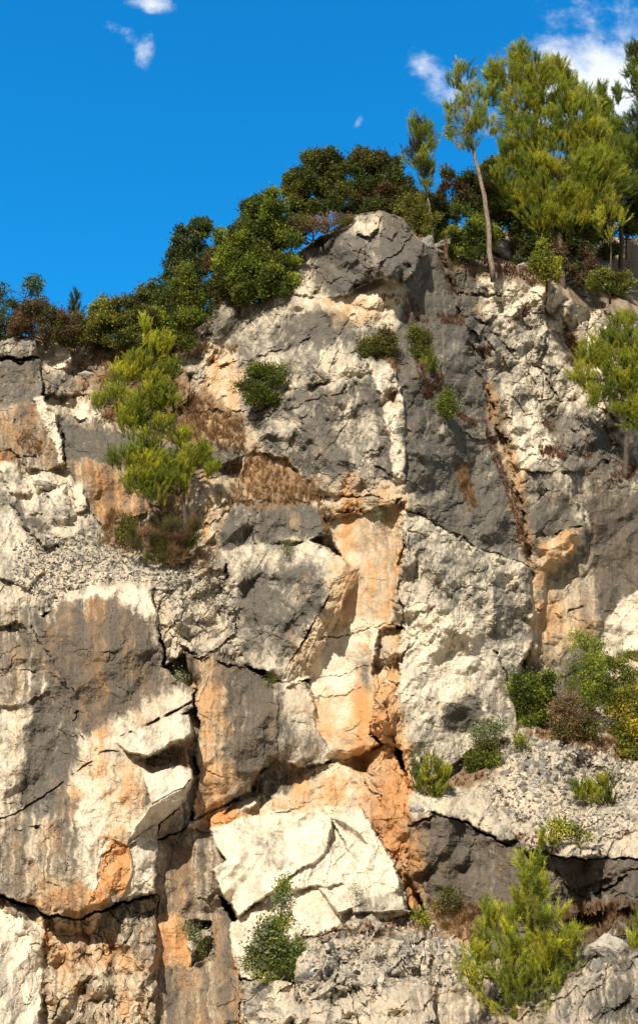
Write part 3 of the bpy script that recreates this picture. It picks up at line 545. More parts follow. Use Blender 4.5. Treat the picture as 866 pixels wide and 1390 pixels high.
c = mixc(c, np.array([.40, .365, .30]) * wt, ga * .8); c = mixc(c, np.array([.205, .190, .162]) * wt, gb * .9); c = mixc(c, np.array([.092, .086, .077]) * wt, gc * .9)
# iron staining
m = sstep(.38, .95, o + .55 * orn + .35 * st + .25 * nB); c = mixc(c, tan * one, np.clip(sstep(.16, .75, o + .5 * orn + .3 * nB) * .85, 0, 1))
c = mixc(c, orange * (1 + .3 * nB)[..., None], m)
c = mixc(c, rust * one, sstep(.80, 1.3, o + .6 * nB + .45 * st - .05) * .8)
# brown water streaks
m = sstep(.10, .68, b_ * .85 + .75 * st + .35 * st2 + .2 * nC + .2 * nB - .1); vs = fbm(S / 3.5 + .8 * w1, T / 60, 571, 4, .7); c = mixc(c, brown * (1.2 + .5 * nC + .8 * vs + .4 * nB)[..., None], m * .72 * np.clip(b_ * 1.5, 0, 1))
m = sstep(.0, .4, st2 + .5 * st + .3 * nB) * np.clip(b_ * 1.3, 0, 1); c = mixc(c, dgrey * (1.2 + .6 * nC + .4 * vs)[..., None], m * .7)
# soil in open joints
dirt = sstep(.05, .25, CRK); c = mixc(c, np.array([.12, .085, .055]) * one, np.clip(np.maximum(np.maximum(dirt, .5 * ck), 1.5 * j3), 0, 1) * .6)
c = mixc(c, np.array([.16, .10, .06]) * one, hole * np.clip(r - .5, 0, 1) * .45); c = mixc(c, np.array([.17, .13, .09]) * one, pock * .35)
so = sstep(.3, .7, CH['soil'] + .5 * nA + .5 * nB); c = mixc(c, np.array([.20, .135, .08]) * (1 + .5 * nC + .4 * nB)[..., None], so * .9)
c = np.clip(c, .02, .66)

# --- cliff mesh
def grid_mesh(name, X, Yw, Z, colr, mat, smooth=False):
    nr, nc = X.shape; me = bpy.data.meshes.new(name)
    co_ = np.stack([X, Yw, Z], -1).reshape(-1, 3).astype(np.float32)
    i = np.arange(nr * nc, dtype=np.int32).reshape(nr, nc)
    q = np.stack([i[:-1, :-1], i[1:, :-1], i[1:, 1:], i[:-1, 1:]], -1).reshape(-1, 4)
    me.vertices.add(len(co_)); me.vertices.foreach_set('co', co_.ravel())
    me.loops.add(q.size); me.loops.foreach_set('vertex_index', q.ravel())
    me.polygons.add(len(q)); me.polygons.foreach_set('loop_start', np.arange(0, q.size, 4, dtype=np.int32)); me.polygons.foreach_set('loop_total', np.full(len(q), 4, np.int32))
    me.polygons.foreach_set('use_smooth', np.full(len(q), smooth))
    me.update(calc_edges=True)
    if colr is not None:
        at = me.color_attributes.new('rock_colour', 'FLOAT_COLOR', 'POINT')
        at.data.foreach_set('color', np.concatenate([colr.reshape(-1, 3), np.ones((nr * nc, 1))], 1).astype(np.float32).ravel())
    me.materials.append(mat)
    ob = bpy.data.objects.new(name, me); COL.objects.link(ob); return ob

def principled(name):
    m = bpy.data.materials.new(name); m.use_nodes = True; nt = m.node_tree
    return m, nt, nt.nodes['Principled BSDF'], nt.nodes['Material Output']
def rock_mat(name, use_attr=True, base=(.4, .37, .32), scale=1.0, bump=.7):
    m, nt, bs, out = principled(name)
    tcn = node(nt, 'ShaderNodeTexCoord'); v = tcn.outputs['Object']
    a = NOISE(nt, v, 11 * scale, 8, .75); b2 = NOISE(nt, v, 45 * scale, 4, .7); c3 = NOISE(nt, v, 2.2 * scale, 5, .65)
    if use_attr:
        at = node(nt, 'ShaderNodeAttribute', attribute_name='rock_colour'); cc = at.outputs['Color']
    else:
        dk = tuple(x * .33 for x in base)
        cc = MIXC(nt, SMOOTH(nt, M_(nt, 'ADD', c3, M_(nt, 'MULTIPLY', a, .5)), .62, .92), (*base, 1), (*dk, 1))
    k = M_(nt, 'ADD', M_(nt, 'MULTIPLY', a, 1.25), M_(nt, 'ADD', M_(nt, 'MULTIPLY', b2, .8), .02))
    vm = node(nt, 'ShaderNodeVectorMath', operation='SCALE'); nt.links.new(cc, vm.inputs[0]); nt.links.new(k, vm.inputs['Scale'])
    nt.links.new(vm.outputs[0], bs.inputs['Base Color'])
    bs.inputs['Roughness'].default_value = .92; bs.inputs['Specular IOR Level'].default_value = .2
    bp = node(nt, 'ShaderNodeBump'); bp.inputs['Strength'].default_value = bump; bp.inputs['Distance'].default_value = .05
    nt.links.new(M_(nt, 'ADD', a, M_(nt, 'MULTIPLY', b2, .5)), bp.inputs['Height']); nt.links.new(bp.outputs[0], bs.inputs['Normal'])
    return m
MROCK = rock_mat('limestone')
rx = (S - CX) / F; ru = (CY - T) / F
ryy = math.cos(PITCH) - ru * math.sin(PITCH); rzz = math.sin(PITCH) + ru * math.cos(PITCH)
tt = Y / ryy
Xw = rx * tt; Zw = rzz * tt + CAMZ
cliff = grid_mesh('cliff', Xw, Y, Zw, c, MROCK); cliff['kind'] = 'structure'; cliff['label'] = 'craggy limestone cliff with grey lichen, cream scars and orange stains'
def surfY(px, py):
    ci = int(np.clip(np.searchsorted(sx, px), 0, NC - 1)); s0 = float(skyl[ci])
    ri = int(np.clip((py - s0) / (BOT - s0) * (NR - 1), 0, NR - 1)); return float(Y[ri, ci])
def on(px, py, off=0.0): return W(px, py, surfY(px, py) + off)

# --- hilltop behind the edge, ground in front
cols = np.arange(0, NC, 4); kk = np.array([0, .25, .6, 1, 1.6, 2.3, 3.2, 4.2, 5.5, 7, 9, 12, 16, 22, 30, 60], np.float32)[:, None]
x0 = Xw[0, cols][None, :]; y0 = Y[0, cols][None, :]; z0 = Zw[0, cols][None, :]; pxc = sx[cols][None, :]
slope = np.interp(pxc, [-260, 300, 420, 560, 620, 720, 800, 1130], [.5, .55, .5, .75, .95, 1.1, 1.45, 1.45])
HCOL = sx[cols]
HX = x0 + 0 * kk; HY = y0 + kk
HZ = z0 - .03 + slope * np.minimum(kk, 4.5) + .25 * slope * np.clip(kk - 4.5, 0, 12) + .16 * vnoise((HX * 1.3).astype(np.float32), (HY * 1.3).astype(np.float32), 9) * np.minimum(kk, 1)
hn = fbm(HX.astype(np.float32) * 2, HY.astype(np.float32) * 2, 19, 4, .6)
hc = mixc(np.array([.17, .12, .075]) * np.ones(HX.shape + (3,)), np.array([.32, .28, .22]) * np.ones(HX.shape + (3,)), sstep(-.2, .4, hn))
hill = grid_mesh('hillside', HX, HY, HZ, hc, MROCK); hill['kind'] = 'structure'
def hillpt(px, k):
    ci = int(np.clip(np.searchsorted(HCOL, px), 0, len(HCOL) - 1)); z = float(np.interp(k, kk[:, 0], HZ[:, ci])); y_ = float(HY[0, ci] + k)
    x, yy_, zz_ = ray(px, 0); return Vector((float(HX[0, ci]), y_, z))
# ground
gx = np.linspace(-300, 300, 121, dtype=np.float32)[None, :] + np.zeros((121, 1), np.float32); gy = np.linspace(-300, 26, 121, dtype=np.float32)[:, None] + np.zeros((1, 121), np.float32)
gz = .12 * fbm(gx / 6, gy / 6, 33, 3) ; gz[np.hypot(gx, gy) < 6] = 0
gcol = mixc(np.array([.20, .17, .13]) * np.ones(gx.shape + (3,)), np.array([.10, .11, .05]) * np.ones(gx.shape + (3,)), sstep(-.1, .4, fbm(gx / 9, gy / 9, 35, 4)))
gr = grid_mesh('ground', gx, gy, gz, gcol, MROCK, True); gr['kind'] = 'structure'

# ------------------------------------------------------------------ vegetation builders
rs = np.random.RandomState(5)
def leaf_mat(name, trans=.35, rough=.6):
    m, nt, bs, out = principled(name)
    at = node(nt, 'ShaderNodeAttribute', attribute_name='leaf_colour')
    nt.links.new(at.outputs['Color'], bs.inputs['Base Color']); bs.inputs['Roughness'].default_value = rough; bs.inputs['Specular IOR Level'].default_value = .25
    tr = node(nt, 'ShaderNodeBsdfTranslucent'); nt.links.new(at.outputs['Color'], tr.inputs[0])
    mx = node(nt, 'ShaderNodeMixShader'); mx.inputs[0].default_value = trans
    nt.links.new(bs.outputs[0], mx.inputs[1]); nt.links.new(tr.outputs[0], mx.inputs[2]); nt.links.new(mx.outputs[0], out.inputs[0])
    return m
MLEAF = leaf_mat('leaves', .38); MNEEDLE = leaf_mat('pine_needles', .42); MDRY = leaf_mat('dry_grass_blades', .3)
def bark_mat(name, base, dark):
    m, nt, bs, out = principled(name); tcn = node(nt, 'ShaderNodeTexCoord')
    mp = node(nt, 'ShaderNodeMapping'); mp.inputs['Scale'].default_value = (1, 1, .25); nt.links.new(tcn.outputs['Object'], mp.inputs[0])
    a = NOISE(nt, mp.outputs[0], 22, 5, .7)
    nt.links.new(MIXC(nt, SMOOTH(nt, a, .35, .62), (*dark, 1), (*base, 1)), bs.inputs['Base Color']); bs.inputs['Roughness'].default_value = .9
    bp = node(nt, 'ShaderNodeBump'); bp.inputs['Strength'].default_value = .8; bp.inputs['Distance'].default_value = .02; nt.links.new(a, bp.inputs['Height']); nt.links.new(bp.outputs[0], bs.inputs['Normal'])
    return m
MBARK = bark_mat('grey_bark', (.27, .22, .18), (.10, .075, .06)); MBARKD = bark_mat('dark_bark', (.12, .085, .065), (.045, .032, .025))

def poly_mesh(name, verts, faces_n, cols, mat):
    """verts (n,k,3): n separate k-gons; cols (n,3)"""
    n, k, _ = verts.shape; me = bpy.data.meshes.new(name)
    me.vertices.add(n * k); me.vertices.foreach_set('co', verts.astype(np.float32).ravel())
    me.loops.add(n * k); me.loops.foreach_set('vertex_index', np.arange(n * k, dtype=np.int32))
    me.polygons.add(n); me.polygons.foreach_set('loop_start', np.arange(0, n * k, k, dtype=np.int32)); me.polygons.foreach_set('loop_total', np.full(n, k, np.int32))
    me.update(calc_edges=True)
    at = me.color_attributes.new('leaf_colour', 'FLOAT_COLOR', 'POINT')
    cc = np.concatenate([np.repeat(cols, k, axis=0), np.ones((n * k, 1))], 1)
    at.data.foreach_set('color', cc.astype(np.float32).ravel()); me.materials.append(mat)
    return me
def unit(v): return v / (np.linalg.norm(v, axis=-1, keepdims=True) + 1e-9)
def rdir(n): return unit(rs.normal(size=(n, 3)))
def blades(cent, axis, length, width, nper, spread, cols, seedcol=.2):
    """tufts: nper thin pointed blades fanning round axis from each centre"""
    n = len(cent); c = np.repeat(cent, nper, 0); a = np.repeat(axis, nper, 0)
    d = unit(a + spread * rdir(n * nper)); side = unit(np.cross(d, rdir(n * nper)))
    ln = length * rs.uniform(.6, 1.15, (n * nper, 1)); wd = width * rs.uniform(.7, 1.3, (n * nper, 1))
    base = c - a * length * rs.uniform(0, .9, (n * nper, 1))
    v = np.stack([base - side * wd * .5, base + side * wd * .5, base + d * ln], 1)
    cc = np.repeat(cols, nper, 0) * rs.uniform(1 - seedcol, 1 + seedcol, (n * nper, 1))
    return v, cc
def leaves(cent, outd, size, nper, rad, cols, asp=.5):
    n = len(cent); c = np.repeat(cent, nper, 0) + rs.normal(size=(n * nper, 3)) * rad
    d = unit(np.repeat(outd, nper, 0) * .6 + rdir(n * nper) + np.array([0, 0, .15])); side = unit(np.cross(d, rdir(n * nper)))
    ln = size * 1.15 * rs.uniform(.6, 1.3, (n * nper, 1)); wd = ln * asp
    v = np.stack([c, c + d * ln * .5 + side * wd * .5, c + d * ln, c + d * ln * .5 - side * wd * .5], 1)
    cc = np.repeat(cols, nper, 0) * rs.uniform(.75, 1.3, (n * nper, 1))
    return v, cc
def tubes(paths, seg=6):
    """paths: list of (pts, radii) -> verts, faces"""
    V_, F_ = [], []
    for pts, rad in paths:
        pts = [Vector(p) for p in pts]; b0 = len(V_)
        for i, p in enumerate(pts):
            d = (pts[min(i + 1, len(pts) - 1)] - pts[max(i - 1, 0)]).normalized()
            s = d.cross(Vector((0.3, 1, .1))).normalized(); u = d.cross(s)
            for k in range(seg):
                a = 2 * math.pi * k / seg; V_.append(p + (s * math.cos(a) + u * math.sin(a)) * rad[i])
        for i in range(len(pts) - 1):
            for k in range(seg):
                a = b0 + i * seg + k; b = b0 + i * seg + (k + 1) % seg; F_.append((a, b, b + seg, a + seg))
        F_.append(tuple(b0 + (len(pts) - 1) * seg + k for k in range(seg))); F_.append(tuple(b0 + k for k in reversed(range(seg))))
    return V_, F_
def wiggle(a, b, n, amt, sag=0.0):
    a = Vector(a); b = Vector(b); L_ = (b - a).length; out = []
    o = Vector(rs.normal(size=3)) * 10
    for i in range(n + 1):
        t = i / n; p = a.lerp(b, t) + mnoise.noise_vector(o + Vector((t * 2.2, 0, 0))) * amt * L_ * math.sin(math.pi * min(t, .5) if t < .5 else math.pi * .5) * (1 if t < 1 else .3)
        p.z += sag * L_ * math.sin(math.pi * t); out.append(p)
    out[0] = a; out[-1] = b
    return out
def mesh_obj(name, V_, F_, mat, parent=None, smooth=True):
    me = bpy.data.meshes.new(name); me.from_pydata([tuple(v) for v in V_], [], F_); me.update(); me.materials.append(mat)
    if smooth:
        for p in me.polygons: p.use_smooth = True
    ob = bpy.data.objects.new(name, me); COL.objects.link(ob)
    if parent: ob.parent = parent; ob.matrix_parent_inverse = parent.matrix_world.inverted()
    return ob
PAL = dict(
    pine=((.34, .39, .045), (.26, .32, .04), (.16, .22, .035)), pineY=((.47, .46, .05), (.37, .39, .045), (.22, .27, .04)), pineD=((.17, .22, .035), (.11, .15, .03), (.07, .10, .022)),
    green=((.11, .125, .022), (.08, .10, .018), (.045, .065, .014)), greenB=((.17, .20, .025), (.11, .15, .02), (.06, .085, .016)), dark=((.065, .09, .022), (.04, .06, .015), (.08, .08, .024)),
    olive=((.16, .16, .03), (.11, .12, .025), (.07, .075, .02)), red=((.10, .062, .03), (.08, .07, .026), (.07, .08, .025)), brown=((.20, .13, .07), (.14, .09, .05), (.10, .085, .04)),
    blue=((.075, .12, .06), (.05, .085, .045), (.035, .06, .03)), yellow=((.30, .24, .03), (.20, .19, .03), (.12, .14, .03)), grey=((.24, .27, .16), (.18, .20, .12), (.12, .15, .07)))
def plant(name, label, cat, lobes, stem=None, Yd=None, kind='leaf', pal='green', pal2=None, dens=1.0, leaf=.075, depthf=.8, stemr=.05, bark=None, group=None, limbs=True, upright=.6, gap=.26):
    """lobes (s, t, rs, rt[, depth offset]) in wall coordinates at distance Yd; stem: polyline of the trunk from its foot up"""
    if stem is None: l0 = max(lobes, key=lambda l: l[1] + l[3]); stem = [(l0[0], l0[1] + l0[3] * .9), (l0[0], l0[1])]
    if Yd is None: Yd = surfY(stem[0][0], stem[0][1])
    k = Yd / F / ray(lobes[0][0], lobes[0][1])[1]
    foot = W(stem[0][0], stem[0][1], Yd)
    root = bpy.data.objects.new(name, None); COL.objects.link(root); root.location = foot; root['label'] = label; root['category'] = cat
    if group: root['group'] = group
    root.empty_display_size = .3; bpy.context.view_layer.update()
    # stem path
    offy = -.12 if len(stem) < 3 else 0
    sp = [W(s, t, Yd + (0 if i == 0 else -.06 * min(i, 2))) for i, (s, t) in enumerate(stem)]; sp[0] = sp[0] + Vector((0, .12, -.15))
    n = len(sp); paths = []
    dense = []
    for i in range(n - 1):
        w_ = wiggle(sp[i], sp[i + 1], 4, .05); dense += w_[:-1]
    dense.append(sp[-1]); m_ = len(dense)
    paths.append((dense, [stemr * (1 - .75 * i / (m_ - 1)) for i in range(m_)]))
    big_l = lobes
    if kind == 'leaf':
        big_l = []
        for lb in lobes:
            dy0 = lb[4] if len(lb) > 4 else 0
            if min(lb[2], lb[3]) * k < .17: big_l.append(lb); continue
            big_l.append((lb[0], lb[1], lb[2] * .78, lb[3] * .78, dy0))
            for q in range(6):
                an = rs.uniform(0, 6.28); rr_ = rs.uniform(.62, 1.02); sz = rs.uniform(.26, .46)
                big_l.append((lb[0] + math.cos(an) * lb[2] * rr_, lb[1] + math.sin(an) * lb[3] * rr_, lb[2] * sz, lb[3] * sz, dy0 - rs.uniform(0, .5) * lb[2] * k))
    cents, outs, cls = [], [], []
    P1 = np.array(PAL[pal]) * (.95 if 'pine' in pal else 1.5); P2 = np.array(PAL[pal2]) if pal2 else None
    for li, lb in enumerate(big_l):
        s, t, ra, rb = lb[:4]; dy = lb[4] if len(lb) > 4 else 0
        c0 = np.array(W(s, t, Yd - .34 + dy)); R3 = np.array([ra * k, min(ra, rb) * k * depthf + .05, rb * k])
        vol = max(R3[0] * R3[2], .01)
        tuft_sz = .16 if kind == 'needle' else .13
        R3 = R3 * (1.2 if kind == 'needle' else 1.08)
        if kind == 'needle': R3[2] = max(R3[2], .72 * R3[0])
        nt_ = int(dens * (vol * (330 if kind == 'needle' else 440 if kind == 'leaf' else 260) + (7 if kind == 'needle' else 6)))
        d = rdir(nt_)
        # uneven outline: the lobe's reach changes with direction
        nl = 14; ld = rdir(nl); lw = rs.uniform(-.6, .5, nl); reach = 1 + (lw * np.exp(-((d[:, None] - ld[None]) ** 2).sum(-1) * 5)).sum(-1)
        rad = rs.uniform(.08, 1, (nt_, 1)) ** .5 * np.clip(reach, .35, 1.6)[:, None]
        off = d * rad
        nsub = max(5, int(nt_ / (16 if kind == 'needle' else 20))); sub = rdir(nsub) * rs.uniform(.4, 1.0, (nsub, 1))
        j = ((off[:, None, :] - sub[None]) ** 2).sum(-1).argmin(1); fk = .8 if kind == 'needle' else .62; off = off * fk + sub[j] * (1 - fk)
        keep = rs.uniform(size=nsub) > gap * (1 if kind == 'needle' else 1.4); ok = keep[j]; off = off[ok]; jj = j[ok]
        pos = c0 + off * R3
        ci = rs.randint(0, 3, nsub)[jj]; base = P1[ci]
        if P2 is not None:
            ch = (rs.uniform(size=nsub) < .35)[jj]; base = np.where(ch[:, None], P2[ci], base)
        base = base * (rs.uniform(.8, 1.2, (nsub, 1))[jj])
        cents.append(pos); outs.append(unit(off * (.45 if kind == 'needle' else .8) + np.array([0, -.1, upright]))); cls.append(base)
        if limbs:
            # main limb then twigs
            tz = c0[2] - R3[2] * .6
            best = min(range(m_), key=lambda i: abs(dense[i].z - tz) + .3 * (dense[i] - Vector(c0)).length)
            a = dense[best]; L1 = wiggle(a, Vector(c0), 5, .12); r0 = max(.008, stemr * (1 - .75 * best / (m_ - 1)) * .55)
            if (Vector(c0) - a).length > .15: paths.append((L1, [r0 * (1 - .12 * i) for i in range(6)]))
            for q in range(min(nsub, 18)):
                if not keep[q]: continue
                e = Vector(c0 + (sub[q] * R3) * .95); st_ = L1[rs.randint(1, 6)] if rs.uniform() < .7 else dense[rs.randint(m_ // 2, m_)]
                if (e - st_).length < R3.max() * 2.2 + .3: paths.append((wiggle(st_, e, 3, .15), [r0 * .45, r0 * .35, r0 * .25, r0 * .12]))
    V_, F_ = tubes(paths, 5)
    mesh_obj('trunk' if stemr > .045 else 'stem', V_, F_, bark or MBARKD, root)
    cents = np.concatenate(cents); outs = np.concatenate(outs); cls = np.concatenate(cls)
    if kind == 'needle':                       # a shoot is an upright spindle of needles
        ns = 5; sh = rs.uniform(.16, .34, (len(cents), 1)); ax = unit(outs + .25 * rs.normal(size=outs.shape))
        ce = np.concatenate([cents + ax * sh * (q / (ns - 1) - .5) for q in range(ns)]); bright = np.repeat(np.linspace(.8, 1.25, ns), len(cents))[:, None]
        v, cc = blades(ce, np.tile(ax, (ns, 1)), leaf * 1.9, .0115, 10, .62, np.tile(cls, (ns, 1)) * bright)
    elif kind == 'twig': v, cc = blades(cents, outs, .26, .011, 16, .9, cls)
    else: v, cc = leaves(cents, outs, leaf, 24, .085, cls)
    me = poly_mesh('crown', v, None, cc, MNEEDLE if kind == 'needle' else MLEAF)
    ob = bpy.data.objects.new('crown' if kind != 'twig' else 'twigs', me); COL.objects.link(ob); ob.parent = root; ob.matrix_parent_inverse = root.matrix_world.inverted()
    return root

# ------------------------------------------------------------------ trees and shrubs on the rim
plant('thin_tree', 'airy blue-green sapling at the far left end of the rim', 'tree', [(12, 420, 16, 18), (38, 395, 16, 16), (30, 425, 20, 18), (48, 382, 8, 8), (5, 400, 10, 12)], [(20, 472), (24, 440), (32, 410), (40, 388)], 35, pal='blue', dens=.45, leaf=.085, stemr=.04, gap=.4)
plant('dry_bush', 'reddish brown half-dry bush on the left rim above the stacked slabs', 'bush', [(60, 430, 38, 26), (40, 445, 25, 18), (85, 440, 25, 20)], [(62, 466), (62, 440)], 34.3, pal='red', pal2='brown', dens=1.3, leaf=.06)
plant('green_bush', 'low dark green bush at the left edge under the blue-green sapling', 'bush', [(8, 450, 20, 16), (-20, 445, 25, 22), (28, 440, 12, 10)], [(8, 468), (8, 450)], 34.6, pal='dark', pal2='olive', dens=1.3, leaf=.07)
plant('young_cypress', 'small pointed conifer poking above the left rim bushes', 'tree', [(103, 402, 6, 9), (103, 418, 10, 10), (104, 434, 14, 12)], [(104, 462), (103, 400)], 34.8, kind='needle', pal='blue', pal2='pineD', dens=1.7, leaf=.06, stemr=.03, gap=.1)
plant('green_bush', 'yellowish green bush on the rim just right of the small conifer', 'bush', [(125, 432, 20, 20), (140, 420, 14, 13), (118, 450, 20, 14)], [(128, 468), (128, 440)], 34.6, pal='olive', pal2='pine', dens=1.4, leaf=.07)
plant('rim_shrub', 'broad olive and brown shrub on the rim above the left pine', 'bush', [(165, 430, 34, 30), (195, 415, 30, 24), (155, 450, 34, 18), (205, 445, 38, 26)], [(180, 476), (182, 440)], 34.4, pal='olive', pal2='green', dens=1.6, leaf=.07)
plant('rim_shrub', 'dense yellow-green shrub with bright leaves left of the grey shoulder boulder', 'bush', [(230, 420, 34, 32), (258, 430, 30, 28), (222, 450, 34, 22), (262, 395, 28, 26), (245, 455, 22, 14)], [(240, 474), (242, 440)], 34.0, pal='greenB', pal2='olive', dens=1.6, leaf=.07)
plant('oak_tree', 'dark open tree with rounded tufts against the blue sky left of the big rim shrub', 'tree', [(268, 305, 14, 10), (260, 322, 20, 12), (242, 340, 12, 9), (272, 340, 20, 14), (238, 358, 12, 8), (262, 362, 26, 16), (250, 380, 24, 14)], [(275, 440), (268, 385), (264, 345), (268, 308)], 35.6, pal='dark', pal2='blue', dens=1.5, leaf=.09, stemr=.07, gap=.25)
plant('rim_shrub', 'reddish and green shrub between the dark open tree and the big rim shrub', 'bush', [(288, 375, 22, 24), (300, 350, 14, 18), (280, 400, 28, 18)], [(290, 425), (290, 390)], 34.6, pal='red', pal2='olive', dens=1.6, leaf=.07)
plant('oak_shrub', 'big glossy green shrub spreading over the left shoulder of the buttress', 'shrub', [(350, 300, 38, 34), (325, 330, 34, 32), (375, 335, 30, 30), (345, 365, 44, 32), (372, 372, 32, 26), (318, 362, 22, 26), (368, 278, 20, 16), (340, 282, 16, 14), (345, 392, 28, 14)], [(356, 412), (352, 370), (350, 310)], surfY(350, 416) + .1, pal='greenB', pal2='green', dens=2.0, leaf=.08, stemr=.09, gap=.12)
plant('oak_tree', 'leafy rim tree with bare trunks visible left of the summit rock', 'tree', [(430, 240, 30, 26), (452, 222, 20, 18), (405, 262, 18, 22), (455, 255, 22, 24), (415, 285, 24, 14), (440, 225, 16, 18), (398, 240, 8, 10)], [(446, 312), (442, 285), (432, 250), (435, 225)], 35.4, pal='green', pal2='olive', dens=1.8, leaf=.085, stemr=.08, bark=MBARK, gap=.2)
plant('oak_tree', 'dark reddish green tree with round crown directly behind the summit rock', 'tree', [(510, 235, 34, 28), (485, 222, 16, 16), (535, 245, 24, 26), (500, 265, 34, 24), (528, 222, 18, 14), (545, 275, 20, 22)], [(512, 300), (512, 260), (512, 230)], 35.6, pal='dark', pal2='red', dens=2.0, leaf=.085, stemr=.08, gap=.15)
plant('rim_shrub', 'pinkish brown low shrub hugging the rim left of the summit rock', 'bush', [(425, 305, 26, 9), (402, 318, 14, 12), (460, 296, 14, 8)], [(425, 325), (425, 310)], 34.2, pal='brown', pal2='olive', dens=1.7, leaf=.05)
plant('rim_shrub', 'olive and yellow shrub right of the summit rock behind the twin stones', 'bush', [(560, 285, 18, 22), (575, 300, 16, 18), (555, 310, 10, 12)], [(566, 326), (566, 300)], 34.2, pal='olive', pal2='yellow', dens=1.5, leaf=.06)
plant('slender_pine', 'slim young pine with small oval crown right of the summit rock', 'pine tree', [(570, 170, 17, 18), (575, 192, 20, 16), (568, 212, 17, 15), (580, 228, 14, 12), (577, 245, 9, 8)], [(588, 340), (584, 290), (576, 240), (570, 175)], 34.0, kind='needle', pal='pine', pal2='olive', dens=2.3, leaf=.062, stemr=.055, bark=MBARK, gap=.15)
plant('tall_pine', 'tall leaning pine with bare pale trunk standing on the rim', 'pine tree', [(618, 78, 9, 16), (626, 105, 22, 20), (642, 128, 20, 16), (612, 140, 13, 15), (628, 158, 26, 16), (648, 170, 16, 14), (610, 170, 12, 14), (635, 188, 22, 10), (652, 150, 10, 20)], [(670, 374), (662, 300), (650, 235), (640, 195), (628, 130), (618, 75)], 33.6, kind='needle', pal='pine', pal2='pineY', dens=1.9, leaf=.062, stemr=.10, bark=MBARK, gap=.36)
plant('large_pine', 'largest bushy pine filling the top right of the rim', 'pine tree', [(705, 75, 16, 20), (690, 105, 24, 22), (722, 100, 26, 26), (752, 92, 18, 20), (745, 130, 34, 28), (705, 145, 30, 24), (780, 140, 28, 28), (760, 170, 40, 28), (715, 185, 34, 28), (795, 185, 34, 28), (770, 220, 46, 32), (725, 225, 28, 22), (805, 230, 34, 28), (690, 210, 18, 18), (668, 95, 10, 16), (745, 255, 40, 24), (785, 265, 36, 24), (715, 265, 22, 22), (665, 170, 12, 14), (820, 205, 24, 24), (770, 110, 14, 16), (735, 285, 34, 18), (775, 290, 34, 18), (680, 240, 20, 16), (690, 265, 20, 16), (665, 130, 10, 18), (805, 270, 26, 16)], [(764, 396), (760, 330), (745, 250), (728, 160), (712, 80)], 36.2, kind='needle', pal='pineY', pal2='pine', dens=2.7, leaf=.07, stemr=.13, gap=.16)
plant('pine_tree', 'green pine with spiky leader shoots behind the largest one at right', 'pine tree', [(820, 150, 12, 22), (835, 175, 18, 20), (850, 200, 22, 22), (825, 215, 26, 22), (845, 250, 28, 26), (810, 250, 26, 24), (838, 125, 6, 16), (868, 170, 16, 30), (880, 240, 24, 34), (815, 125, 8, 18), (800, 150, 10, 20), (860, 220, 22, 28), (830, 280, 26, 18)], [(845, 400), (842, 300), (836, 200), (832, 130)], 38.2, kind='needle', pal='pine', pal2='pineD', dens=2.7, leaf=.07, stemr=.11, gap=.18)
plant('pine_tree', 'pine branch end reaching in at the top right corner', 'pine tree', [(862, 70, 16, 22), (858, 105, 15, 18), (885, 90, 24, 46), (880, 140, 22, 26)], [(905, 400), (900, 250), (890, 130), (880, 60)], 36.8, kind='needle', pal='pine', pal2='olive', dens=2.2, leaf=.07, stemr=.14, gap=.22)
for (lab, pl, p2, lb, stm, yd, kd) in [
    ('dark reddish green bush behind the slim young pine', 'dark', 'red', [(610, 262, 26, 26), (640, 258, 26, 24), (600, 290, 20, 20), (650, 285, 24, 24)], [(620, 345), (620, 280)], 36.4, 'leaf'),
    ('bright green bush at the foot of the tall leaning pine', 'greenB', 'green', [(630, 305, 34, 24), (612, 325, 18, 16), (652, 318, 24, 20), (635, 338, 22, 12)], [(636, 358), (636, 320)], 34.8, 'leaf'),
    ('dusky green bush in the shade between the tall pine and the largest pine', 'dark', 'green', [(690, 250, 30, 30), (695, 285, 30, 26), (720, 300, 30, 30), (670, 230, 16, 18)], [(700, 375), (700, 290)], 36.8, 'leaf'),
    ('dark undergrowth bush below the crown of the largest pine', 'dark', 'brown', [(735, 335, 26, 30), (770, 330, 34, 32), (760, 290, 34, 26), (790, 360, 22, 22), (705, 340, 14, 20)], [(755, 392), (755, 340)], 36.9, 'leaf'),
    ('dark bush at the right edge beneath the spiky pine', 'dark', 'green', [(850, 275, 30, 26), (820, 290, 24, 22), (870, 300, 26, 22), (800, 300, 16, 20)], [(850, 345), (850, 300)], 39.5, 'leaf'),
    ('yellow-green bush low in front of the dark undergrowth', 'olive', 'pineY', [(738, 345, 12, 18), (748, 368, 12, 12), (730, 362, 9, 9)], [(742, 388), (740, 360)], 34.6, 'leaf'),
    ('small yellow-green bush at the foot of the thin-stemmed little pine', 'olive', 'greenB', [(815, 385, 14, 10), (835, 375, 16, 10), (845, 385, 12, 8)], [(828, 405), (828, 385)], 35.4, 'leaf')]:
    plant('rim_shrub', lab, 'bush', lb, stm, yd, kd, pl, p2, 1.7, .08, stemr=.05)
plant('little_pine', 'thin-stemmed little pine with yellow-green crown in front of the bare hillside', 'pine tree', [(828, 268, 12, 14), (822, 288, 16, 14), (840, 295, 14, 14), (828, 312, 16, 10), (812, 300, 8, 8)], [(828, 398), (829, 340), (828, 270)], 34.9, kind='needle', pal='pineY', pal2='olive', dens=1.0, leaf=.055, stemr=.04, gap=.3)
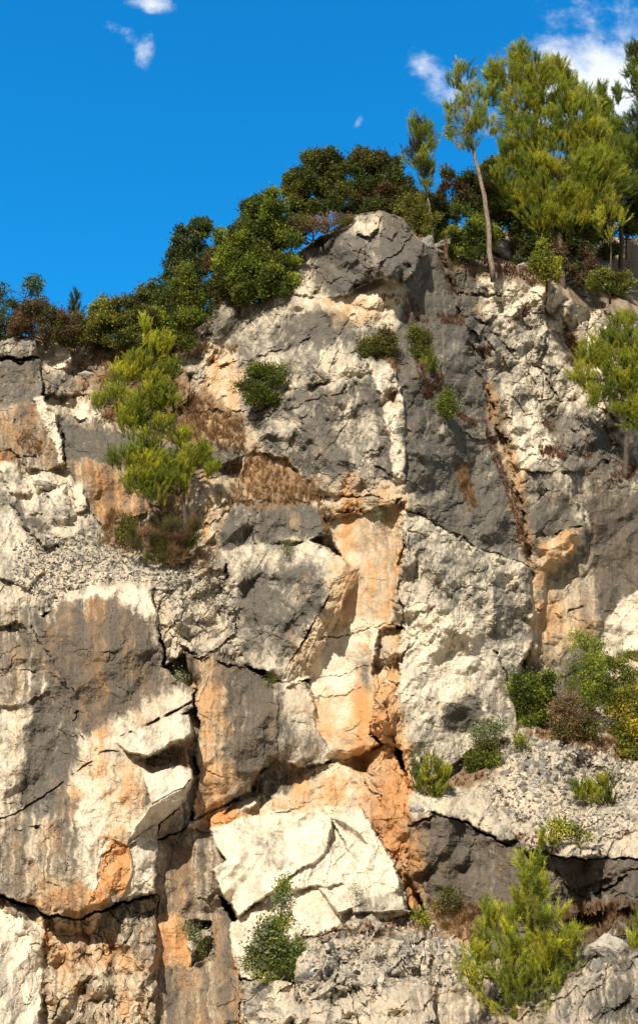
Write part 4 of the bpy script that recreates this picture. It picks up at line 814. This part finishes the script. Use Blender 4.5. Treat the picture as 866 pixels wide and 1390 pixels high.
plant('ledge_pine', 'bright yellow-green pine at the right edge above the dark slab', 'pine tree', [(845, 440, 20, 16), (820, 458, 22, 16), (860, 465, 24, 20), (800, 480, 22, 14), (835, 490, 34, 20), (790, 508, 18, 12), (815, 522, 30, 16), (856, 520, 30, 22), (800, 540, 18, 10), (870, 560, 24, 24), (895, 500, 34, 44), (845, 548, 20, 10)], [(848, 646), (850, 600), (855, 550), (850, 450)], surfY(848, 648) - .1, kind='needle', pal='pineY', pal2='pine', dens=2.6, leaf=.06, stemr=.11, gap=.2)
plant('slope_pine', 'bright green pine with drooping boughs growing from the left ledge', 'pine tree', [(195, 448, 12, 16), (207, 470, 16, 16), (188, 490, 18, 14), (226, 465, 12, 14), (170, 505, 20, 12), (205, 510, 22, 15), (235, 500, 12, 14), (160, 530, 20, 9), (190, 545, 28, 13), (140, 545, 14, 8), (225, 540, 20, 14), (215, 575, 26, 12), (180, 580, 24, 9), (170, 620, 22, 13), (200, 605, 26, 16), (215, 535, 24, 20), (185, 560, 26, 16), (200, 632, 32, 15), (240, 635, 32, 14), (270, 615, 24, 14), (285, 632, 14, 10), (215, 652, 34, 12), (180, 650, 24, 10), (245, 590, 16, 10)],
      [(252, 745), (250, 690), (245, 620), (238, 560), (228, 510), (205, 450)], surfY(252, 750) - .2, kind='needle', pal='pineY', pal2='pine', dens=2.6, leaf=.058, stemr=.08, gap=.2)
for (lab, lb, stm, yd, pl, p2) in [
    ('mid green shrub filling the rim behind the small conifer', [(115, 448, 30, 18), (88, 455, 26, 18), (150, 450, 30, 20), (130, 462, 30, 12)], [(115, 470), (115, 450)], 35.6, 'green', 'olive'),
    ('olive shrub behind the yellow-green shrub on the left rim', [(210, 410, 30, 24), (185, 435, 30, 24), (240, 395, 20, 18), (190, 460, 34, 16), (230, 455, 30, 20)], [(210, 470), (210, 430)], 35.8, 'green', 'olive'),
    ('dark shrub low between the big glossy shrub and the bare-trunk tree', [(395, 305, 22, 20), (410, 285, 18, 18), (380, 325, 16, 16)], [(395, 350), (395, 310)], 36.5, 'dark', 'green'),
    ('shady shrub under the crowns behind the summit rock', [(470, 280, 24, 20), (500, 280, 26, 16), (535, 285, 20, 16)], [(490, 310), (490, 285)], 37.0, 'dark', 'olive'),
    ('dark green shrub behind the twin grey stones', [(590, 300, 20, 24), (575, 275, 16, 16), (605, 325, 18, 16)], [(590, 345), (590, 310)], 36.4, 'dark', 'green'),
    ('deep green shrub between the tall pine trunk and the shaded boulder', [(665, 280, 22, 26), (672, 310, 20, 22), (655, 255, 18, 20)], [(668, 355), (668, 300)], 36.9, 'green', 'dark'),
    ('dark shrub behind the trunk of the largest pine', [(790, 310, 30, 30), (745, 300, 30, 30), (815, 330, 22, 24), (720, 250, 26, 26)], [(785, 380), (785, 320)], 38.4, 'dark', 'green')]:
    plant('rim_shrub', lab, 'bush', lb, stm, yd, 'leaf', pl, p2, 1.6, .08, stemr=.05)
# ------------------------------------------------------------------ shrubs on the rock
for (lab, lb, pl, p2, dn, lf, kd) in [
    ('dark green shrub rooted in the grey slab face upper left of the buttress', [(355, 515, 26, 16), (372, 508, 14, 11), (340, 528, 18, 12), (352, 540, 20, 10)], 'green', 'greenB', 1.5, .055, 'leaf'),
    ('round olive brown shrub on the arete below the pale hollow', [(513, 462, 22, 15), (500, 470, 14, 10), (528, 470, 12, 10)], 'olive', 'red', 1.8, .05, 'leaf'),
    ('upper dark olive tuft beside the arete shrub', [(568, 458, 11, 12), (573, 472, 11, 9)], 'green', 'olive', 1.7, .05, 'leaf'),
    ('low yellow-green tuft just under the dark olive one', [(582, 490, 14, 8)], 'pine', 'olive', 1.9, .05, 'needle'),
    ('upright green tuft on the grey right face of the buttress', [(606, 545, 10, 13), (604, 555, 10, 9)], 'greenB', 'olive', 1.7, .05, 'leaf'),
    ('deep green round shrub at the foot of the white face beside the dark slab', [(725, 930, 26, 20), (715, 950, 20, 18), (740, 955, 20, 16), (722, 970, 20, 12)], 'greenB', 'green', 1.9, .06, 'leaf'),
    ('feathery bright green pine seedling at the foot of the white face', [(580, 1040, 22, 12), (595, 1052, 18, 14), (570, 1055, 14, 10), (590, 1068, 16, 9)], 'pineY', 'greenB', 1.7, .055, 'needle'),
    ('green bush dotted with yellow at the left end of the scree', [(652, 1025, 20, 13), (640, 1032, 12, 9), (662, 1018, 12, 9)], 'greenB', 'olive', 1.7, .055, 'leaf'),
    ('small pale green tuft above the scree', [(705, 1008, 14, 8), (698, 1000, 6, 6)], 'pine', 'olive', 1.5, .045, 'leaf'),
    ('grey-green thin bush at the foot of the white face above the dotted bush', [(658, 1000, 16, 12), (675, 990, 10, 14)], 'grey', 'green', .8, .045, 'leaf'),
    ('brownish half-dry bush between the round shrub and the large olive bush', [(775, 970, 28, 20), (760, 990, 20, 14), (790, 990, 20, 14)], 'brown', 'olive', 1.5, .05, 'leaf'),
    ('large olive and yellow bush at the right edge above the scree', [(845, 975, 28, 26), (835, 1005, 28, 24), (865, 1000, 26, 30), (850, 950, 20, 16), (880, 970, 20, 20)], 'yellow', 'green', 1.8, .06, 'leaf'),
    ('airy light green shrub in front of the orange wall at right', [(820, 910, 22, 18), (845, 900, 18, 16), (800, 930, 16, 14), (855, 925, 14, 14), (825, 935, 16, 10)], 'greenB', 'olive', .7, .055, 'leaf'),
    ('low bright green bush on the right of the scree', [(800, 1072, 24, 14), (825, 1058, 16, 10), (820, 1080, 18, 12), (785, 1065, 12, 9)], 'pineY', 'greenB', 1.6, .055, 'needle'),
    ('spreading yellow-green sprigs on the ledge above the young pine', [(768, 1128, 26, 10), (745, 1135, 16, 8), (790, 1135, 14, 7), (755, 1118, 10, 6)], 'pineY', 'olive', 1.3, .05, 'leaf'),
    ('small green tuft on the bottom ledge near the dark wall', [(570, 1240, 9, 8), (577, 1250, 7, 6)], 'pineY', 'olive', 1.7, .04, 'leaf'),
    ('thin olive bush growing at the foot of the dark wall', [(610, 1215, 18, 14), (600, 1230, 14, 10)], 'olive', 'brown', .7, .045, 'leaf'),
    ('pine tip cut by the right edge at the bottom corner', [(862, 1270, 16, 14), (880, 1260, 20, 24)], 'pineY', 'greenB', 1.6, .06, 'needle'),
    ('silvery tuft hanging on the orange slab under the strata band', [(518, 690, 7, 9), (518, 698, 5, 6)], 'grey', None, 2.2, .03, 'leaf'),
    ('silvery rosette in the crack right of the giant left block', [(243, 920, 8, 6)], 'grey', None, 2.2, .035, 'leaf'),
    ('silvery green tuft on the orange column at the bottom', [(255, 1262, 9, 7), (262, 1270, 6, 5)], 'grey', 'green', 2.2, .035, 'leaf'),
    ('small green tuft at the bottom beside the white flakes', [(268, 1292, 8, 7)], 'olive', 'green', 1.8, .035, 'leaf'),
    ('thin tuft on top of the tilted grey block', [(390, 742, 9, 8)], 'olive', 'grey', 1.4, .035, 'leaf'),
    ('tiny olive tuft at the foot of the undercut flank', [(365, 925, 8, 6)], 'olive', None, 1.6, .03, 'leaf'),
    ('low green bush at the left end of the thicket under the ledge pine', [(172, 715, 12, 11), (165, 725, 10, 8)], 'olive', 'green', 1.6, .045, 'leaf'),
    ('thin grey tuft among the white scar blocks', [(484, 1212, 8, 8)], 'grey', 'olive', 1.2, .03, 'leaf'),
    ('dry brownish tuft on the bottom ledge beside the leafy climber', [(410, 1268, 12, 9), (468, 1268, 9, 7)], 'olive', 'brown', 1.3, .035, 'leaf')]:
    mx = max(lb, key=lambda l: l[1] + l[3]); ft = (mx[0], mx[1] + mx[3] * .8)
    plant('shrub', lab, 'shrub', lb, [ft, (mx[0], mx[1] - mx[3] * .3)], surfY(*ft) + .05, kd, pl, p2, dn, lf, stemr=.025, gap=.15, depthf=.7)
plant('sapling', 'spindly light green sapling in front of the dark slab', 'sapling', [(785, 865, 14, 9), (800, 880, 14, 12), (775, 878, 8, 6), (795, 905, 18, 14), (790, 930, 20, 14), (805, 950, 18, 10)], [(800, 985), (798, 930), (792, 880), (782, 858)], surfY(800, 990) - .1, pal='greenB', pal2='pine', dens=.7, leaf=.055, stemr=.022, gap=.3)
plant('climber_bush', 'upright leafy bush with silvery lower half below the white scar', 'bush', [(385, 1205, 7, 12), (384, 1225, 12, 12), (378, 1245, 17, 12), (372, 1268, 20, 14), (360, 1288, 22, 14), (385, 1290, 20, 14), (368, 1315, 30, 18)], [(374, 1340), (378, 1280), (385, 1200)], surfY(374, 1300) - .55, pal='greenB', pal2='grey', dens=1.7, leaf=.05, stemr=.03, gap=.15, depthf=.7)
plant('young_pine', 'bright young pine rising from the bottom edge in front of the dark wall', 'pine tree', [(706, 1165, 7, 16), (716, 1190, 12, 16), (728, 1175, 8, 16), (712, 1215, 18, 16), (735, 1205, 14, 16), (690, 1240, 16, 18), (722, 1240, 24, 18), (752, 1235, 16, 16), (664, 1235, 10, 18), (662, 1262, 16, 16), (700, 1270, 30, 20), (742, 1272, 26, 18), (775, 1265, 14, 10), (650, 1290, 18, 14), (690, 1305, 36, 22), (745, 1305, 36, 20), (775, 1290, 14, 10), (640, 1318, 22, 16), (715, 1345, 60, 26), (735, 1140, 5, 14)],
      [(716, 1410), (718, 1330), (718, 1240), (710, 1160)], surfY(716, 1290) - 1.1, kind='needle', pal='pineY', pal2='pine', dens=1.5, leaf=.06, stemr=.06, gap=.16)
plant('dry_thicket', 'brown tangled half-dead thicket around the foot of the ledge pine', 'bush', [(225, 715, 34, 18), (200, 735, 34, 16), (245, 735, 34, 18), (185, 720, 20, 12), (262, 720, 14, 20), (230, 752, 38, 12)], [(232, 768), (228, 735)], surfY(232, 765) - .15, kind='twig', pal='brown', pal2='olive', dens=2.6, stemr=.03, depthf=.7)

# ------------------------------------------------------------------ dry grass (stuff)
def in_poly(n, pts):
    out = []; xs = [p[0] for p in pts]; ys = [p[1] for p in pts]
    while len(out) < n:
        x = rs.uniform(min(xs), max(xs)); y = rs.uniform(min(ys), max(ys)); ins = False
        for i in range(len(pts)):
            ax, ay = pts[i]; bx, by = pts[i - 1]
            if (ay > y) != (by > y) and x < (bx - ax) * (y - ay) / (by - ay) + ax: ins = not ins
        if ins: out.append((x, y))
    return out
straw = np.array([[.36, .24, .12], [.28, .17, .085], [.22, .12, .06]]); russet = np.array([[.20, .085, .05], [.15, .07, .045], [.24, .13, .08]])
allv, allc = [], []
for pts, n, pal_, ln in [
    ([(315, 640), (350, 615), (400, 645), (438, 668), (440, 690), (380, 685), (310, 688)], 260, straw, .16), ([(430, 690), (450, 690), (450, 730), (435, 715)], 40, straw, .14),
    ([(110, 520), (200, 500), (330, 570), (320, 598), (200, 590), (130, 565)], 420, straw, .20), ([(120, 470), (230, 470), (240, 500), (150, 520)], 160, straw, .22),
    ([(235, 575), (330, 570), (335, 620), (250, 600)], 160, straw, .16), ([(80, 455), (120, 460), (110, 480), (85, 478)], 50, straw, .18),
    ([(150, 690), (290, 750), (280, 775), (130, 740)], 260, straw, .18), ([(30, 580), (60, 600), (50, 620), (20, 610)], 40, straw, .12),
    ([(560, 480), (572, 485), (588, 540), (578, 545)], 60, russet, .12), ([(615, 640), (632, 630), (648, 690), (636, 695)], 90, straw, .16),
    ([(585, 500), (605, 505), (600, 530), (590, 530)], 40, russet, .10), ([(612, 555), (640, 570), (650, 580), (630, 575)], 40, russet, .10), ([(590, 425), (630, 430), (632, 445), (600, 440)], 60, russet, .10),
    ([(655, 560), (670, 600), (700, 680), (715, 740), (705, 740), (690, 680), (660, 600)], 170, russet, .10),
    ([(700, 420), (722, 415), (720, 432), (700, 432)], 40, russet, .09), ([(648, 468), (670, 470), (665, 480), (648, 478)], 40, russet, .08), ([(690, 428), (706, 432), (700, 442), (688, 440)], 20, russet, .08),
    ([(762, 430), (785, 470), (800, 490), (775, 480), (765, 460)], 120, russet, .09), ([(735, 568), (755, 578), (750, 590), (735, 578)], 40, russet, .08), ([(728, 605), (765, 608), (772, 624), (735, 620)], 110, russet, .08), ([(788, 615), (805, 616), (800, 625), (788, 622)], 30, russet, .07),
    ([(830, 630), (866, 630), (900, 655), (826, 655)], 120, russet, .09), ([(604, 322), (618, 330), (614, 348), (604, 345)], 40, straw, .14), ([(640, 345), (700, 360), (740, 375), (735, 382), (660, 368)], 160, russet, .10),
    ([(500, 468), (530, 475), (545, 510), (530, 500)], 70, straw, .12), ([(555, 1060), (640, 1050), (660, 1046), (600, 1085), (560, 1075)], 60, russet, .06),
    ([(690, 1000), (760, 990), (860, 1010), (860, 1040), (760, 1010)], 200, straw, .11), ([(740, 1150), (700, 1140), (690, 1130), (760, 1140)], 60, russet, .05), ([(580, 1225), (650, 1230), (660, 1290), (600, 1262)], 160, straw, .14),
    ([(760, 1230), (860, 1225), (860, 1280), (760, 1290)], 150, straw, .12), ([(430, 1265), (560, 1240), (600, 1262), (560, 1262), (450, 1275)], 120, russet, .06), ([(190, 1030), (235, 1028), (230, 1040), (195, 1042)], 40, straw, .08),
    ([(590, 340), (608, 350), (620, 400), (608, 400)], 50, straw, .12), ([(505, 398), (560, 400), (600, 470), (570, 450)], 60, russet, .09), ([(170, 470), (330, 470), (330, 480), (170, 490)], 60, straw, .2)]:
    n = int(n * 1.3); pp = in_poly(n, pts); ce = np.array([on(x, y, -.02) for x, y in pp]); cl_ = pal_[rs.randint(0, 3, n)] * rs.uniform(.8, 1.25, (n, 1))
    ax_ = unit(np.array([0, -.35, .9]) + .25 * rs.normal(size=(n, 3)))
    v, cc = blades(ce + ax_ * ln * .4, ax_, ln * 1.25, .013, 18, .5, cl_); allv.append(v); allc.append(cc)
me = poly_mesh('dry_grass', np.concatenate(allv), None, np.concatenate(allc), MDRY); ob = bpy.data.objects.new('dry_grass', me); COL.objects.link(ob); ob['kind'] = 'stuff'; ob['label'] = 'straw and russet dry grass tufts on the ledges and in the cracks'; ob['category'] = 'grass'

# ------------------------------------------------------------------ loose rocks
MSTONE = rock_mat('pale_stone', False, (.44, .41, .36), 1.0, .6); MSTONEG = rock_mat('grey_stone', False, (.26, .255, .24), 1.0, .7)
def stone_mesh(seed, sub=2, sc_=(1, .8, .7)):
    rnd = random.Random(seed); bm = bmesh.new()
    for i in range(13):
        v = Vector((rnd.gauss(0, 1), rnd.gauss(0, 1), rnd.gauss(0, 1))).normalized() * rnd.uniform(.8, 1.05)
        bm.verts.new((v.x * sc_[0], v.y * sc_[1], v.z * sc_[2]))
    r_ = bmesh.ops.convex_hull(bm, input=bm.verts); bmesh.ops.delete(bm, geom=[g_ for g_ in r_['geom_interior'] if isinstance(g_, bmesh.types.BMVert)], context='VERTS')
    bmesh.ops.bevel(bm, geom=list(bm.edges), offset=.06, segments=1, affect='EDGES')
    bmesh.ops.triangulate(bm, faces=bm.faces)
    bmesh.ops.subdivide_edges(bm, edges=bm.edges, cuts=sub, use_grid_fill=True)
    o_ = Vector((seed * 3.1, 0, 0))
    for v in bm.verts:
        v.co += v.co.normalized() * (mnoise.fractal(v.co * 2.2 + o_, .7, 2.1, 5) * .11)
    me = bpy.data.meshes.new('rock'); bm.to_mesh(me); bm.free(); return me
STM = [stone_mesh(i, 2) for i in range(8)]; 
for i, m in enumerate(STM): m.materials.append(MSTONE if i % 2 == 0 else MSTONEG)
BIG = [stone_mesh(40 + i, 5) for i in range(5)]
for i, m in enumerate(BIG): m.materials.append(MSTONEG if i % 2 == 0 else MSTONE)
def rock(name, label, cat, px, py, rad, mesh, rot=None, off=.0, group=None, Yd=None, scl=(1, 1, 1)):
    ob = bpy.data.objects.new(name, mesh); COL.objects.link(ob)
    ob.location = hillpt(px, py) + Vector((0, 0, rad * .009)) if Yd == 'h' else on(px, py, off); k = rad * .02
    ob.scale = (k * scl[0], k * scl[1], k * scl[2]); ob.rotation_euler = rot or tuple(rs.uniform(0, 6.28, 3)); ob['label'] = label; ob['category'] = cat
    if group: ob['group'] = group
    return ob
for lab, px, py, rad, mi, rot, scl, Yd in [
    ('upright dark grey boulder on the rim beside the summit rock', 580, .35, 20, 0, (0, .2, 0), (.7, .8, 1.2), 'h'),
    ('rounded grey boulder on the rim left of the leaning pine', 602, .45, 20, 2, (0, -.5, .3), (1.1, .9, .8), 'h'),
    ('large shaded boulder behind the foot of the leaning pine', 692, 1.3, 34, 0, (0, .3, .6), (.8, .8, 1.1), 'h'),
    ('pale pile block right of the leaning pine trunk', 716, .7, 16, 1, (.3, 0, 0), (1, .8, .8), 'h'),
    ('broad grey boulder at the right end of the upper rim', 848, .9, 28, 2, (0, .3, 0), (1.3, .8, .7), 'h'),
    ('grey block beneath the thin-stemmed little pine', 792, .5, 20, 0, (.2, 0, .4), (1, .8, .9), 'h'),
    ('rounded pale boulder in the middle of the left rubble slope', 88, 697, 17, 1, (.2, .4, 0), (1, .7, 1), None),
    ('flat-topped pale boulder above the rounded one on the left slope', 60, 658, 15, 3, (0, .3, .2), (1.2, .8, .8), None),
    ('slanting grey slab piece on the left rim under the dry bush', 36, 470, 15, 0, (.3, .9, 0), (1, .7, .7), None),
    ('sharp-edged white lumpy block right of the upper left slabs', 122, 512, 17, 1, (.3, .2, .5), (1.2, .8, .9), None),
    ('pale lump hidden behind the boughs of the ledge pine', 152, 545, 16, 3, (.1, .2, .9), (1.3, .8, .7), None),
    ('pale stone on the rim beneath the broad olive shrub', 138, 462, 9, 1, (0, .2, .1), (1.2, .8, .7), None),
    ('long pale stone topmost above the upper left rubble', 107, 456, 10, 3, (0, .6, .1), (1.3, .7, .5), None),
    ('brown-sided wedge stone at the foot of the undercut flank', 415, 930, 10, 3, (.4, .3, 1.1), (1.2, .8, .7), None),
    ('biggest pale stone on the scree under the round shrub', 720, 1012, 13, 1, (.3, .1, .4), (1.3, .8, .6), None),
    ('second largest scree stone, grey and slab-like', 727, 1042, 13, 0, (.5, .4, .2), (1.2, .8, .8), None),
    ('pale pointed block on the scree left of the low bright bush', 765, 1045, 10, 3, (.2, .8, .2), (1, .8, .8), None),
    ('grey-white boulder at the bottom right corner', 835, 1292, 26, 1, (.2, .3, .1), (1, .8, .9), None),
    ('tiny bright white stone standing on the ledge over the dark wall', 714, 1132, 4.5, 3, (.1, .1, .1), (.8, .8, 1.2), None),
    ('pale corner block at the left tip of the dark wall', 568, 1100, 13, 1, (.4, .5, .2), (1, .8, .9), None)]:
    rock('boulder', lab, 'boulder', px, py, rad, BIG[mi], rot, .04, None, Yd, scl)
for zone, lab, grp, n, pts, r0, r1 in [
    ('a', 'loose angular grey stone in the scree below the right-hand bushes', 'scree stones under the right-hand bushes', 85, [(690, 1000), (730, 995), (790, 1020), (840, 1035), (830, 1060), (770, 1075), (720, 1085), (680, 1050), (670, 1020)], 3.4, 10.9),
    ('b', 'loose grey stone on the rocky ledge at the bottom centre', 'stones on the bottom centre ledge', 35, [(410, 1280), (480, 1264), (555, 1245), (600, 1268), (640, 1298), (640, 1330), (410, 1330)], 3.4, 11.6),
    ('c', 'loose pale stone on the left rubble slope below the ledge pine', 'stones on the left rubble slope', 55, [(60, 690), (110, 690), (140, 725), (220, 745), (290, 775), (240, 800), (140, 792), (90, 805), (50, 790)], 2.5, 8.0),
    ('d', 'broken pale block in the upper left rubble beside the pine top', 'blocks in the upper left rubble', 30, [(92, 465), (150, 468), (165, 490), (140, 505), (120, 530), (95, 500)], 4.6, 13.0),
    ('e', 'stone scattered at the bottom right below the dark wall', 'stones below the dark wall', 25, [(745, 1285), (866, 1255), (866, 1340), (745, 1340)], 3.4, 11.6),
    ('f', 'flat stone on the wide ledge between scree and dark wall', 'stones on the wide right ledge', 22, [(660, 1100), (780, 1100), (866, 1120), (866, 1160), (770, 1155), (700, 1140)], 2.9, 8.7)]:
    for i, (x, y) in enumerate(in_poly(n, pts)):
        rock('stone', lab, 'stone', x, y, rs.uniform(r0, r1), STM[rs.randint(0, 8)], None, .02, grp, None, (rs.uniform(.9, 1.4), rs.uniform(.7, 1), rs.uniform(.5, .9)))
# gravel, too many to count
gv, gc = [], []
def pebbles(pts, n, s0, s1):
    for (x, y) in in_poly(n, pts):
        p = np.array(on(x, y, -.01)); s = rs.uniform(s0, s1); q = p + rs.normal(size=(6, 3)) * s * .55 + np.array([0, 0, s * .2])
        k_ = rs.uniform(.7, 1.2)
        for tri in ((0, 1, 2), (0, 2, 3), (0, 3, 4), (1, 2, 5), (2, 3, 5), (0, 1, 4), (1, 4, 5), (3, 4, 5)):
            gv.append([q[tri[0]], q[tri[1]], q[tri[2]]]); gc.append(np.array([.37, .35, .31]) * k_)
pebbles([(20, 735), (130, 725), (290, 765), (240, 795), (140, 790), (60, 815), (20, 790)], 1800, .03, .08)
pebbles([(670, 1000), (800, 1010), (866, 1040), (866, 1130), (760, 1130), (660, 1100), (660, 1050)], 1500, .03, .08)
pebbles([(410, 1275), (480, 1262), (580, 1246), (650, 1300), (650, 1340), (410, 1340)], 700, .03, .08)
pebbles([(215, 775), (310, 780), (330, 850), (240, 850)], 500, .03, .07)
me = poly_mesh('gravel', np.array(gv), None, np.array(gc), MDRY); me.materials.clear(); MG, ntg, bsg, og = principled('gravel')
atn = node(ntg, 'ShaderNodeAttribute', attribute_name='leaf_colour'); ntg.links.new(atn.outputs['Color'], bsg.inputs['Base Color']); bsg.inputs['Roughness'].default_value = .95; me.materials.append(MG)
ob = bpy.data.objects.new('gravel', me); COL.objects.link(ob); ob['kind'] = 'stuff'; ob['label'] = 'fine grey rock debris on the sloping ledges'; ob['category'] = 'gravel'
